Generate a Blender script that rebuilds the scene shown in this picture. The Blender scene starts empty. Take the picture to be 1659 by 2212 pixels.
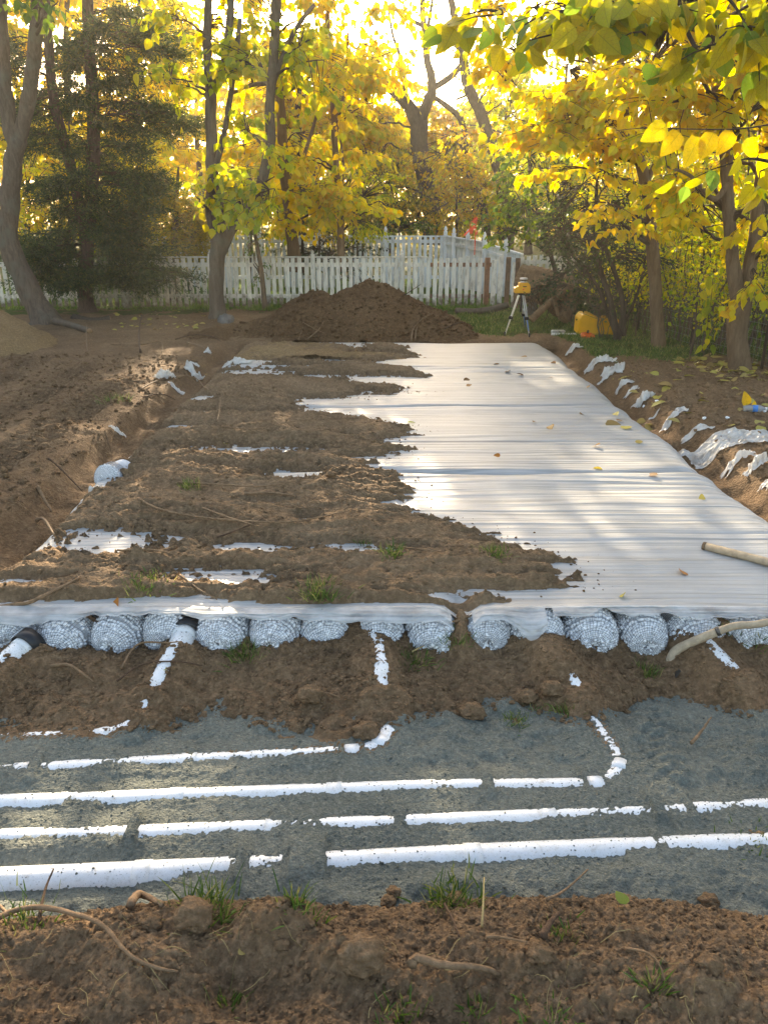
import bpy, math, random
import numpy as np
from mathutils import Vector, Matrix

random.seed(7)
RNG = np.random.default_rng(11)
scene = bpy.context.scene
COL = scene.collection
R = math.radians

# ------------------------------------------------------------------ camera
CAM_H = 1.8
F_PX, CX, CY = 1662.0, 829.5, 1106.0          # measured on the photograph at 1659 x 2212
PITCH = math.atan(631.0 / F_PX)
cam_d = bpy.data.cameras.new('camera')
cam_d.sensor_fit = 'VERTICAL'
cam_d.sensor_height = 24.0
cam_d.lens = 24.0 * F_PX / 2212.0
cam_d.clip_start = 0.05
cam_d.clip_end = 600.0
cam = bpy.data.objects.new('camera', cam_d)
cam.location = (0, 0, CAM_H)
cam.rotation_euler = (math.pi / 2 - PITCH, 0, 0)
COL.objects.link(cam)
scene.camera = cam

# ------------------------------------------------------------------ sky and sun
SUN_ELEV, SUN_AZ = R(17.0), R(-7.0)            # azimuth from +Y, negative to the left
world = bpy.data.worlds.new('World')
scene.world = world
world.use_nodes = True
wn = world.node_tree
wn.nodes.clear()
w_out = wn.nodes.new('ShaderNodeOutputWorld')
w_bg = wn.nodes.new('ShaderNodeBackground')
w_sky = wn.nodes.new('ShaderNodeTexSky')
w_sky.sky_type = 'NISHITA'
w_sky.sun_disc = False
w_sky.sun_elevation = SUN_ELEV
w_sky.sun_rotation = SUN_AZ
w_sky.air_density = 1.0
w_sky.dust_density = 3.0
w_sky.ozone_density = 0.6
w_bg.inputs['Strength'].default_value = 0.15
wn.links.new(w_sky.outputs[0], w_bg.inputs[0])
wn.links.new(w_bg.outputs[0], w_out.inputs[0])

sun_d = bpy.data.lights.new('sun', 'SUN')
sun_d.energy = 5.0
sun_d.angle = R(0.55)
sun_d.color = (1.0, 0.86, 0.66)
sun = bpy.data.objects.new('sun', sun_d)
sun_dir = Vector((math.sin(SUN_AZ) * math.cos(SUN_ELEV), math.cos(SUN_AZ) * math.cos(SUN_ELEV), math.sin(SUN_ELEV)))
sun.rotation_euler = sun_dir.to_track_quat('Z', 'Y').to_euler()
sun.location = sun_dir * 60
COL.objects.link(sun)

vs = scene.view_settings
vs.view_transform = 'Standard'
vs.look = 'None'
vs.exposure = 2.05
vs.gamma = 1.0
vs.use_curve_mapping = False
vs.use_white_balance = True                    # the phone balanced for the shade
vs.white_balance_temperature = 7150
vs.white_balance_tint = 10
scene.cycles.use_denoising = True
scene.cycles.max_bounces = 8
scene.cycles.transparent_max_bounces = 12
scene.cycles.transmission_bounces = 6
scene.cycles.diffuse_bounces = 5
scene.cycles.sample_clamp_indirect = 6.0

# ------------------------------------------------------------------ measuring helpers
_f = np.array([0, math.cos(PITCH), -math.sin(PITCH)])
_u = np.array([0, math.sin(PITCH), math.cos(PITCH)])
_r = np.array([1.0, 0, 0])
EYE = np.array([0, 0, CAM_H])

def ray(px, py):
    return _f + (px - CX) / F_PX * _r - (py - CY) / F_PX * _u

def AZ(px, py, z=0.0):                          # point of the photograph on the level z
    d = ray(px, py)
    return EYE + d * ((z - CAM_H) / d[2])

def AY(px, py, y):                              # point of the photograph at the distance y
    d = ray(px, py)
    return EYE + d * (y / d[1])

# ------------------------------------------------------------------ noise
_perm = np.random.default_rng(3).permutation(4096).astype(np.int64)
_ga = np.random.default_rng(4).uniform(0, 2 * np.pi, 4096)
_gx, _gy = np.cos(_ga), np.sin(_ga)

def perlin(x, y, seed=0):
    x = np.asarray(x, float) + seed * 17.31
    y = np.asarray(y, float) + seed * 9.77
    xi = np.floor(x).astype(np.int64); yi = np.floor(y).astype(np.int64)
    xf = x - xi; yf = y - yi
    u = xf * xf * xf * (xf * (xf * 6 - 15) + 10); v = yf * yf * yf * (yf * (yf * 6 - 15) + 10)
    def g(ix, iy, dx, dy):
        h = _perm[(ix + _perm[(iy + seed * 131) & 4095]) & 4095]
        return _gx[h] * dx + _gy[h] * dy
    a = g(xi, yi, xf, yf); b = g(xi + 1, yi, xf - 1, yf)
    c = g(xi, yi + 1, xf, yf - 1); d = g(xi + 1, yi + 1, xf - 1, yf - 1)
    return ((a + u * (b - a)) * (1 - v) + (c + u * (d - c)) * v) * 1.5

def fbm(x, y, o=4, seed=0, gain=0.5):
    t = 0; a = 1.0; f = 1.0
    for k in range(o):
        t = t + a * perlin(x * f, y * f, seed + k)
        a *= gain; f *= 2.03
    return t

def billow(x, y, o=3, seed=0):
    t = 0; a = 1.0; f = 1.0
    for k in range(o):
        t = t + a * (np.abs(perlin(x * f, y * f, seed + k)) - 0.25)
        a *= 0.5; f *= 2.1
    return t

def sstep(a, b, x):
    t = np.clip((x - a) / (b - a), 0, 1)
    return t * t * (3 - 2 * t)

def lerp(a, b, t):
    return a + (b - a) * t

def poly_sd(x, y, P):                           # signed distance, positive inside the outline
    P = np.asarray(P, float)
    d = np.full(x.shape, 1e9); ins = np.zeros(x.shape, bool)
    n = len(P)
    for i in range(n):
        ax, ay = P[i]; bx, by = P[(i + 1) % n]
        ex, ey = bx - ax, by - ay
        t = np.clip(((x - ax) * ex + (y - ay) * ey) / (ex * ex + ey * ey + 1e-12), 0, 1)
        d = np.minimum(d, np.hypot(x - ax - t * ex, y - ay - t * ey))
        c = ((ay > y) != (by > y)) & (x < (bx - ax) * (y - ay) / (by - ay + 1e-12) + ax)
        ins ^= c
    return np.where(ins, d, -d)

# ------------------------------------------------------------------ mesh helpers
def make_mesh(name, V, F, smooth=True):
    V = np.ascontiguousarray(V, np.float32)
    me = bpy.data.meshes.new(name)
    Fs = F if isinstance(F, (list, tuple)) else [F]
    Fs = [np.asarray(f, np.int32) for f in Fs if len(f)]
    me.vertices.add(len(V)); me.vertices.foreach_set('co', V.ravel())
    tot = sum(f.size for f in Fs); nf = sum(len(f) for f in Fs)
    me.loops.add(tot); me.polygons.add(nf)
    me.loops.foreach_set('vertex_index', np.concatenate([f.ravel() for f in Fs]))
    starts = []; o = 0
    for f in Fs:
        k = f.shape[1]
        starts.append(o + np.arange(len(f)) * k); o += f.size
    me.polygons.foreach_set('loop_start', np.concatenate(starts).astype(np.int32))
    me.polygons.foreach_set('use_smooth', np.full(nf, smooth))
    me.update(calc_edges=True)
    return me

def link(name, me, mat=None, parent=None, **kw):
    o = bpy.data.objects.new(name, me)
    COL.objects.link(o)
    if me is not None and mat is not None and not me.materials:
        me.materials.append(mat)
    if parent is not None:
        o.parent = parent
    for k, v in kw.items():
        if v is not None:
            o[k] = v
    return o

def empty(name, loc, label=None, category=None, group=None):
    o = bpy.data.objects.new(name, None)
    o.empty_display_size = 0.1
    o.location = Vector([float(a) for a in loc])
    COL.objects.link(o)
    if label: o['label'] = label
    if category: o['category'] = category
    if group: o['group'] = group
    return o

class MB:
    def __init__(s): s.V = []; s.Q = []; s.T = []; s.n = 0
    def add(s, V, Q=None, T=None):
        V = np.asarray(V, float)
        if Q is not None and len(Q): s.Q.append(np.asarray(Q, np.int64) + s.n)
        if T is not None and len(T): s.T.append(np.asarray(T, np.int64) + s.n)
        s.V.append(V); s.n += len(V)
        return s
    def mesh(s, name, origin=(0, 0, 0), smooth=True):
        V = np.concatenate(s.V) - np.asarray(origin, float)
        F = []
        if s.Q: F.append(np.concatenate(s.Q))
        if s.T: F.append(np.concatenate(s.T))
        return make_mesh(name, V, F, smooth)
    def obj(s, name, mat, parent=None, smooth=True, **kw):
        o = (0, 0, 0)
        if parent is not None:
            o = tuple(parent.location) if parent.parent is None else tuple(parent.location + parent.parent.location)
        return link(name, s.mesh(name, o, smooth), mat, parent, **kw)
    def thing(s, name, mat, label, category, group=None, smooth=True, kind=None):
        V = np.concatenate(s.V)
        org = np.array([(V[:, 0].min() + V[:, 0].max()) / 2, (V[:, 1].min() + V[:, 1].max()) / 2, V[:, 2].min()])
        o = link(name, s.mesh(name, org, smooth), mat, None, label=label, category=category, group=group, kind=kind)
        o.location = Vector(org)
        return o
    # shapes
    def box(s, c, size, rot=None, bevel=0.0):
        hx, hy, hz = [a / 2 for a in size]
        if bevel > 0:
            b = bevel; V = []
            for sx in (-1, 1):
                for sy in (-1, 1):
                    for sz in (-1, 1):
                        V += [(sx * (hx - b), sy * (hy - b), sz * hz), (sx * (hx - b), sy * hy, sz * (hz - b)), (sx * hx, sy * (hy - b), sz * (hz - b))]
            V = np.array(V)
            def i(sx, sy, sz, k): return ((sx > 0) * 4 + (sy > 0) * 2 + (sz > 0)) * 3 + k
            Q = []; T = []
            for a in (-1, 1):
                Q.append([i(-1, -1, a, 0), i(1, -1, a, 0), i(1, 1, a, 0), i(-1, 1, a, 0)][::a])
                Q.append([i(-1, a, -1, 1), i(-1, a, 1, 1), i(1, a, 1, 1), i(1, a, -1, 1)][::a])
                Q.append([i(a, -1, -1, 2), i(a, 1, -1, 2), i(a, 1, 1, 2), i(a, -1, 1, 2)][::a])
                for c2 in (-1, 1):
                    Q.append([i(-1, a, c2, 0), i(1, a, c2, 0), i(1, a, c2, 1), i(-1, a, c2, 1)])
                    Q.append([i(a, -1, c2, 0), i(a, 1, c2, 0), i(a, 1, c2, 2), i(a, -1, c2, 2)])
                    Q.append([i(a, c2, -1, 1), i(a, c2, 1, 1), i(a, c2, 1, 2), i(a, c2, -1, 2)])
                    for d in (-1, 1):
                        T.append([i(a, c2, d, 0), i(a, c2, d, 1), i(a, c2, d, 2)])
        else:
            V = np.array([(x, y, z) for x in (-hx, hx) for y in (-hy, hy) for z in (-hz, hz)])
            Q = [[0, 1, 3, 2], [4, 6, 7, 5], [0, 4, 5, 1], [2, 3, 7, 6], [0, 2, 6, 4], [1, 5, 7, 3]]; T = None
        if rot is not None: V = V @ np.asarray(rot).T
        return s.add(V + np.asarray(c, float), Q, T)
    def tube(s, pts, radii, seg=8, caps=True, jitter=0.0, furrow=0.0):
        pts = np.asarray(pts, float); n = len(pts)
        radii = np.broadcast_to(np.asarray(radii, float), (n,))
        tg = np.gradient(pts, axis=0); tg /= np.linalg.norm(tg, axis=1)[:, None] + 1e-9
        up = np.array([0, 0, 1.0]) if abs(tg[0][2]) < 0.9 else np.array([0, 1.0, 0])
        a = np.cross(tg[0], up); a /= np.linalg.norm(a)
        A = np.zeros((n, 3)); A[0] = a
        for i in range(1, n):
            a = a - tg[i] * np.dot(a, tg[i]); a /= np.linalg.norm(a) + 1e-9; A[i] = a
        B = np.cross(tg, A)
        th = np.arange(seg) / seg * 2 * np.pi
        rr = radii[:, None] * np.ones(seg)
        if jitter: rr = rr * (1 + jitter * RNG.uniform(-1, 1, rr.shape))
        if furrow: rr = rr * (1 + furrow * RNG.uniform(-1, 1, (1, seg)))
        V = pts[:, None] + rr[..., None] * (np.cos(th)[None, :, None] * A[:, None] + np.sin(th)[None, :, None] * B[:, None])
        V = V.reshape(-1, 3)
        i = np.arange(n - 1)[:, None] * seg; j = np.arange(seg)[None]; k = (j + 1) % seg
        Q = np.stack([i + j, i + k, i + seg + k, i + seg + j], -1).reshape(-1, 4)
        T = None
        if caps:
            V = np.concatenate([V, pts[:1], pts[-1:]])
            c0 = n * seg; jj = np.arange(seg); kk = (jj + 1) % seg
            T = np.concatenate([np.stack([kk, jj, np.full(seg, c0)], -1), np.stack([jj + (n - 1) * seg, kk + (n - 1) * seg, np.full(seg, c0 + 1)], -1)])
        return s.add(V, Q, T)
    def lathe(s, prof, c, axis=(0, 0, 1), seg=24):  # prof: (radius, height) pairs
        prof = np.asarray(prof, float)
        ax = np.asarray(axis, float); ax /= np.linalg.norm(ax)
        up = np.array([0, 0, 1.0]) if abs(ax[2]) < 0.9 else np.array([1.0, 0, 0])
        a = np.cross(ax, up); a /= np.linalg.norm(a); b = np.cross(ax, a)
        th = np.arange(seg) / seg * 2 * np.pi
        V = np.asarray(c)[None, None] + prof[:, 0][:, None, None] * (np.cos(th)[None, :, None] * a + np.sin(th)[None, :, None] * b) + prof[:, 1][:, None, None] * ax
        n = len(prof)
        i = np.arange(n - 1)[:, None] * seg; j = np.arange(seg)[None]; k = (j + 1) % seg
        Q = np.stack([i + j, i + k, i + seg + k, i + seg + j], -1).reshape(-1, 4)
        return s.add(V.reshape(-1, 3), Q)

def grid_faces(ny, nx):
    i = np.arange(ny - 1)[:, None] * nx; j = np.arange(nx - 1)[None]
    return np.stack([i + j, i + j + 1, i + nx + j + 1, i + nx + j], -1).reshape(-1, 4)

def field(name, xs, ys, fn, mat, **kw):
    X, Y = np.meshgrid(xs, ys)
    Z = fn(X, Y)
    V = np.stack([X, Y, Z], -1).reshape(-1, 3)
    return link(name, make_mesh(name, V, grid_faces(len(ys), len(xs))), mat, None, **kw)

def catmull(P, n=6):
    P = np.asarray(P, float)
    Q = np.concatenate([[2 * P[0] - P[1]], P, [2 * P[-1] - P[-2]]])
    out = []
    t = (np.arange(n) / n)[:, None]
    for i in range(1, len(Q) - 2):
        p0, p1, p2, p3 = Q[i - 1], Q[i], Q[i + 1], Q[i + 2]
        out.append(0.5 * (2 * p1 + (p2 - p0) * t + (2 * p0 - 5 * p1 + 4 * p2 - p3) * t ** 2 + (3 * p1 - p0 - 3 * p2 + p3) * t ** 3))
    out.append(P[-1:])
    return np.concatenate(out)

# ------------------------------------------------------------------ materials
class N:
    def __init__(s, name):
        s.m = bpy.data.materials.new(name); s.m.use_nodes = True
        s.t = s.m.node_tree; s.t.nodes.clear()
        s.out = s.t.nodes.new('ShaderNodeOutputMaterial')
        s.co = None
    def n(s, typ, **kw):
        nd = s.t.nodes.new(typ)
        for k, v in kw.items(): setattr(nd, k, v)
        return nd
    def l(s, a, b): s.t.links.new(a, b)
    def coord(s, kind='Object', scale=None):
        tc = s.n('ShaderNodeTexCoord'); o = tc.outputs[kind]
        if scale is not None:
            mp = s.n('ShaderNodeMapping'); mp.inputs['Scale'].default_value = scale
            s.l(o, mp.inputs[0]); o = mp.outputs[0]
        return o
    def noise(s, scale, detail=4, rough=0.55, co=None, dist=0.0):
        nd = s.n('ShaderNodeTexNoise'); nd.inputs['Scale'].default_value = scale
        nd.inputs['Detail'].default_value = detail; nd.inputs['Roughness'].default_value = rough
        nd.inputs['Distortion'].default_value = dist
        if co is not None: s.l(co, nd.inputs['Vector'])
        return nd.outputs['Fac']
    def ramp(s, fac, stops):
        nd = s.n('ShaderNodeValToRGB'); e = nd.color_ramp.elements
        while len(e) < len(stops): e.new(0.5)
        for el, (p, c) in zip(e, stops):
            el.position = p; el.color = (*c, 1) if len(c) == 3 else c
        s.l(fac, nd.inputs[0]); return nd.outputs[0]
    def mix(s, fac, a, b, mode='MIX'):
        nd = s.n('ShaderNodeMix', data_type='RGBA', blend_type=mode)
        for sock, v in ((nd.inputs[0], fac), (nd.inputs[6], a), (nd.inputs[7], b)):
            if isinstance(v, (int, float)): sock.default_value = v
            elif isinstance(v, tuple): sock.default_value = (*v, 1)
            else: s.l(v, sock)
        return nd.outputs[2]
    def math(s, op, a, b=0.0, c=None):
        nd = s.n('ShaderNodeMath', operation=op)
        for sock, v in zip(nd.inputs, (a, b, c)):
            if v is None: continue
            if isinstance(v, (int, float)): sock.default_value = v
            else: s.l(v, sock)
        return nd.outputs[0]
    def bump(s, h, strength=0.5, dist=0.01, normal=None):
        nd = s.n('ShaderNodeBump'); nd.inputs['Strength'].default_value = strength; nd.inputs['Distance'].default_value = dist
        s.l(h, nd.inputs['Height'])
        if normal is not None: s.l(normal, nd.inputs['Normal'])
        return nd.outputs[0]
    def bsdf(s, color, rough=0.8, normal=None, spec=0.3, metal=0.0, **kw):
        b = s.n('ShaderNodeBsdfPrincipled')
        for k, v in (('Base Color', color), ('Roughness', rough), ('Specular IOR Level', spec), ('Metallic', metal), *kw.items()):
            sock = b.inputs[k]
            if isinstance(v, (int, float)): sock.default_value = v
            elif isinstance(v, tuple): sock.default_value = (*v, 1)
            else: s.l(v, sock)
        if normal is not None: s.l(normal, b.inputs['Normal'])
        return b.outputs[0]
    def done(s, sh):
        s.l(sh, s.out.inputs[0]); return s.m

def soil_mat(name, dark, mid, dry, bumps=1.0, scale=1.0):
    n = N(name); co = n.coord('Object')
    big = n.noise(1.6 * scale, 5, 0.6, co)
    fine = n.noise(38 * scale, 6, 0.7, co)
    c = n.ramp(big, [(0.32, dark), (0.52, mid), (0.72, dry)])
    c2 = n.ramp(fine, [(0.3, tuple(a * 0.55 for a in mid)), (0.5, mid), (0.75, tuple(min(1, a * 1.75) for a in dry))])
    c = n.mix(0.5, c, c2)
    vor = n.n('ShaderNodeTexVoronoi'); vor.inputs['Scale'].default_value = 70 * scale; n.l(co, vor.inputs['Vector'])
    h = n.math('MULTIPLY_ADD', fine, 1.2, n.math('MULTIPLY', vor.outputs['Distance'], -0.7))
    h = n.math('ADD', h, n.math('MULTIPLY', n.noise(170 * scale, 4, 0.7, co), 0.55))
    return n.done(n.bsdf(c, 0.95, n.bump(h, 0.9 * bumps, 0.02), 0.12))

M = {}
M['soil'] = soil_mat('brown topsoil', (0.112, 0.070, 0.039), (0.222, 0.140, 0.078), (0.325, 0.215, 0.126))
M['soil_dry'] = soil_mat('dry trodden soil', (0.100, 0.060, 0.032), (0.178, 0.110, 0.060), (0.255, 0.166, 0.094), 1.1, 0.8)
M['soil_cover'] = soil_mat('loose brown fill', (0.135, 0.086, 0.048), (0.220, 0.144, 0.082), (0.30, 0.205, 0.124))
M['soil_ochre'] = soil_mat('sandy ochre subsoil', (0.17, 0.108, 0.052), (0.25, 0.162, 0.080), (0.33, 0.222, 0.115))
M['soil_dark'] = soil_mat('dark heaped soil', (0.078, 0.044, 0.021), (0.130, 0.074, 0.036), (0.185, 0.110, 0.055), 1.2, 0.7)
M['sand'] = soil_mat('grey filter sand', (0.125, 0.134, 0.115), (0.178, 0.188, 0.160), (0.255, 0.252, 0.205), 0.9, 1.6)

def ground_mat():
    n = N('grass and litter ground'); co = n.coord('Object')
    g = n.ramp(n.noise(3.0, 6, 0.7, co), [(0.3, (0.05, 0.045, 0.018)), (0.5, (0.055, 0.085, 0.018)), (0.7, (0.09, 0.13, 0.025))])
    lit = n.ramp(n.noise(22, 4, 0.7, co), [(0.45, (0.06, 0.085, 0.02)), (0.62, (0.16, 0.12, 0.04))])
    c = n.mix(0.4, g, lit)
    return n.done(n.bsdf(c, 0.95, n.bump(n.noise(30, 5, 0.7, co), 1.0, 0.06), 0.1))
M['ground'] = ground_mat()

def pvc_mat():
    n = N('white pvc'); co = n.coord('Object')
    d = n.ramp(n.noise(26, 5, 0.7, co), [(0.35, (0.72, 0.73, 0.74)), (0.58, (0.66, 0.66, 0.65)), (0.72, (0.48, 0.46, 0.42))])
    d = n.mix(n.ramp(n.noise(190, 4, 0.75, co), [(0.60, (0, 0, 0)), (0.66, (0.85, 0.85, 0.85))]), d, (0.13, 0.13, 0.115))
    return n.done(n.bsdf(d, 0.32, n.bump(n.noise(60, 3, 0.5, co), 0.06, 0.002), 0.5))
M['pvc'] = pvc_mat()

def fabric_mat(name, transp=0.0, shaded_ribs=True, tint=(0.53, 0.53, 0.525)):
    n = N(name); co = n.coord('Object')
    st = n.n('ShaderNodeMapping'); st.inputs['Scale'].default_value = (0.55, 34, 34); n.l(co, st.inputs[0])
    s1 = n.noise(1.0, 3, 0.55, st.outputs[0])
    st2 = n.n('ShaderNodeMapping'); st2.inputs['Scale'].default_value = (1.1, 95, 95); n.l(co, st2.inputs[0])
    s2 = n.noise(1.0, 2, 0.5, st2.outputs[0])
    blot = n.noise(5, 5, 0.65, co)
    c = n.ramp(blot, [(0.3, tuple(a * 0.9 for a in tint)), (0.6, tint)])
    if shaded_ribs:  # dark stripes: shade between the ribs mixed into the cloth colour
        c = n.mix(0.8, c, n.ramp(s1, [(0.36, (0.52, 0.51, 0.50)), (0.46, (0.86, 0.86, 0.85)), (0.7, (1.0, 1.0, 1.0))]), 'MULTIPLY')
        c = n.mix(0.5, c, n.ramp(s2, [(0.36, (0.55, 0.55, 0.54)), (0.5, (1, 1, 1))]), 'MULTIPLY')
    if not shaded_ribs:
        c = n.mix(n.ramp(n.noise(7, 5, 0.7, co), [(0.45, (0, 0, 0)), (0.65, (0.75, 0.75, 0.75))]), c, (0.26, 0.19, 0.125))
    h = n.math('ADD', s1, n.math('MULTIPLY', s2, 0.35))
    nrm = n.bump(h, 0.55 if shaded_ribs else 0.2, 0.012)
    nrm = n.bump(n.noise(70, 3, 0.6, co), 0.12, 0.004, nrm)
    p = n.bsdf(c, 0.42, nrm, 0.45)
    tr = n.n('ShaderNodeBsdfTranslucent'); tr.inputs[0].default_value = (0.75, 0.74, 0.7, 1); n.l(nrm, tr.inputs['Normal'])
    mx = n.n('ShaderNodeMixShader'); mx.inputs[0].default_value = 0.22; n.l(p, mx.inputs[1]); n.l(tr.outputs[0], mx.inputs[2])
    sh = mx.outputs[0]
    if transp > 0:
        t = n.n('ShaderNodeBsdfTransparent'); t.inputs[0].default_value = (1, 1, 1, 1)
        m2 = n.n('ShaderNodeMixShader')
        f = n.math('MULTIPLY', n.ramp(n.noise(9, 3, 0.6, co), [(0.3, (0.5, 0.5, 0.5)), (0.7, (1.3, 1.3, 1.3))]), transp)
        n.l(f, m2.inputs[0]); n.l(sh, m2.inputs[1]); n.l(t.outputs[0], m2.inputs[2]); sh = m2.outputs[0]
    return n.done(sh)
M['fabric'] = fabric_mat('white filter fabric')
M['fabric_thin'] = fabric_mat('thin sheer filter fabric', 0.42, True, (0.74, 0.74, 0.74))
M['fabric_rag'] = fabric_mat('torn filter fabric', 0.05, False, (0.70, 0.67, 0.63))

def plain(name, c, rough=0.5, spec=0.4, metal=0.0, nz=0.15, sc=20, bump=0.0, **kw):
    n = N(name); co = n.coord('Object')
    col = n.ramp(n.noise(sc, 4, 0.6, co), [(0.3, tuple(a * (1 - nz) for a in c)), (0.7, tuple(min(1, a * (1 + nz)) for a in c))])
    nr = n.bump(n.noise(sc * 3, 4, 0.6, co), bump, 0.01) if bump else None
    return n.done(n.bsdf(col, rough, nr, spec, metal, **kw))
M['bead'] = plain('white foam aggregate', (0.84, 0.85, 0.87), 0.55, 0.3, nz=0.1, sc=35, bump=0.2)
M['net'] = plain('grey plastic netting', (0.17, 0.175, 0.19), 0.5)
M['void'] = plain('grey bundle core', (0.52, 0.53, 0.55), 0.9)
M['rod'] = plain('grey white survey rod', (0.62, 0.62, 0.6), 0.4)
M['alu'] = plain('brushed aluminium', (0.62, 0.62, 0.63), 0.35, 0.5, 0.85, nz=0.06)
M['cream'] = plain('cream tube enamel', (0.66, 0.6, 0.48), 0.4)
M['black'] = plain('black plastic', (0.015, 0.015, 0.017), 0.45)
M['blue'] = plain('blue print', (0.05, 0.22, 0.6), 0.5)
M['case'] = plain('orange yellow case plastic', (0.80, 0.40, 0.015), 0.45, nz=0.1, sc=7, bump=0.05)
M['laser'] = plain('amber instrument plastic', (0.78, 0.36, 0.01), 0.4, nz=0.06)
M['orange'] = plain('orange plastic', (0.75, 0.13, 0.02), 0.45)
M['flag'] = plain('orange red plastic film', (0.85, 0.09, 0.02), 0.5)
M['stone'] = plain('grey fieldstone', (0.16, 0.14, 0.12), 0.85, 0.2, nz=0.4, sc=9, bump=0.6)
M['handle'] = plain('weathered ash handle', (0.40, 0.31, 0.21), 0.6, 0.3, nz=0.25, sc=30, bump=0.1)
M['root'] = plain('pale brown root', (0.20, 0.125, 0.07), 0.8, 0.2, nz=0.35, sc=40, bump=0.5)
M['root_dark'] = plain('dark brown root', (0.085, 0.05, 0.03), 0.85, 0.2, nz=0.4, sc=40, bump=0.5)
M['straw'] = plain('dry straw', (0.36, 0.27, 0.12), 0.8, 0.2, nz=0.3, sc=15)
M['twig'] = plain('thin brown twig', (0.075, 0.05, 0.032), 0.85, 0.2, nz=0.3, sc=12)
M['rust'] = plain('reddish new rail', (0.23, 0.105, 0.055), 0.75, 0.25, nz=0.3, sc=12, bump=0.2)
M['brownpost'] = plain('bare brown post', (0.15, 0.085, 0.05), 0.8, 0.2, nz=0.35, sc=14, bump=0.3)
M['wire'] = plain('galvanised wire', (0.26, 0.27, 0.26), 0.5, 0.4, 0.5)
M['steel'] = plain('worn shovel steel', (0.09, 0.08, 0.07), 0.5, 0.5, 0.6, nz=0.4)

def bark_mat(name, a, b, sx=22, bump=0.8, lichen=None):
    n = N(name); co = n.coord('Object', (1, 1, 0.22))
    f = n.noise(sx, 6, 0.7, co, 0.6)
    c = n.ramp(f, [(0.3, a), (0.68, b)])
    if lichen:
        c = n.mix(n.ramp(n.noise(4, 5, 0.6, n.coord('Object')), [(0.5, (0, 0, 0)), (0.66, (0.8, 0.8, 0.8))]), c, lichen)
    return n.done(n.bsdf(c, 0.9, n.bump(f, bump, 0.03), 0.15))
M['bark'] = bark_mat('grey brown smooth bark', (0.075, 0.053, 0.037), (0.165, 0.122, 0.088), 18, 1.0, (0.13, 0.115, 0.085))
M['bark_warm'] = bark_mat('warm brown bark', (0.12, 0.077, 0.047), (0.23, 0.155, 0.095), 20, 1.0)
M['bark_dark'] = bark_mat('dark furrowed bark', (0.035, 0.026, 0.02), (0.10, 0.075, 0.055), 26, 1.0)
M['bark_cedar'] = bark_mat('shredded cedar bark', (0.055, 0.034, 0.024), (0.15, 0.10, 0.075), 34, 1.0)
M['log'] = bark_mat('furrowed log bark', (0.12, 0.075, 0.045), (0.32, 0.205, 0.12), 20, 1.0)
M['logend'] = plain('sawn log end', (0.28, 0.17, 0.09), 0.8, 0.2, nz=0.3, sc=14, bump=0.3)

def picket_mat(name, paint, bare, dirt, amount):
    n = N(name)
    oi = n.n('ShaderNodeObjectInfo')
    sh = n.n('ShaderNodeVectorMath', operation='ADD'); co = n.coord('Object')
    cb = n.n('ShaderNodeCombineXYZ'); n.l(n.math('MULTIPLY', oi.outputs['Random'], 50.0), cb.inputs[0])
    n.l(co, sh.inputs[0]); n.l(cb.outputs[0], sh.inputs[1])
    mp = n.n('ShaderNodeMapping'); mp.inputs['Scale'].default_value = (1, 1, 0.22); n.l(sh.outputs[0], mp.inputs[0])
    f = n.noise(16, 6, 0.75, mp.outputs[0])
    c = n.mix(n.ramp(f, [(0.5, (0, 0, 0)), (0.62, (0.75, 0.75, 0.75))]), paint, bare)
    sp = n.n('ShaderNodeSeparateXYZ'); n.l(co, sp.inputs[0])
    low = n.math('MULTIPLY_ADD', n.noise(7, 4, 0.6, sh.outputs[0]), 0.7, n.math('MULTIPLY', sp.outputs['Z'], -1.0))
    c = n.mix(n.ramp(low, [(0.06, (0, 0, 0)), (0.30, (amount, amount, amount))]), c, dirt)
    br = n.math('MULTIPLY_ADD', oi.outputs['Random'], 0.24, 0.84)
    hs = n.n('ShaderNodeHueSaturation'); n.l(br, hs.inputs['Value']); n.l(c, hs.inputs['Color'])
    return n.done(n.bsdf(hs.outputs[0], 0.75, n.bump(f, 0.3, 0.008), 0.25))
M['picket'] = picket_mat('weathered white paint', (0.80, 0.735, 0.62), (0.38, 0.31, 0.23), (0.13, 0.09, 0.05), 0.9)
M['picket_far'] = picket_mat('bluish weathered paint', (0.74, 0.77, 0.79), (0.42, 0.42, 0.41), (0.30, 0.30, 0.27), 0.4)

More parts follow.
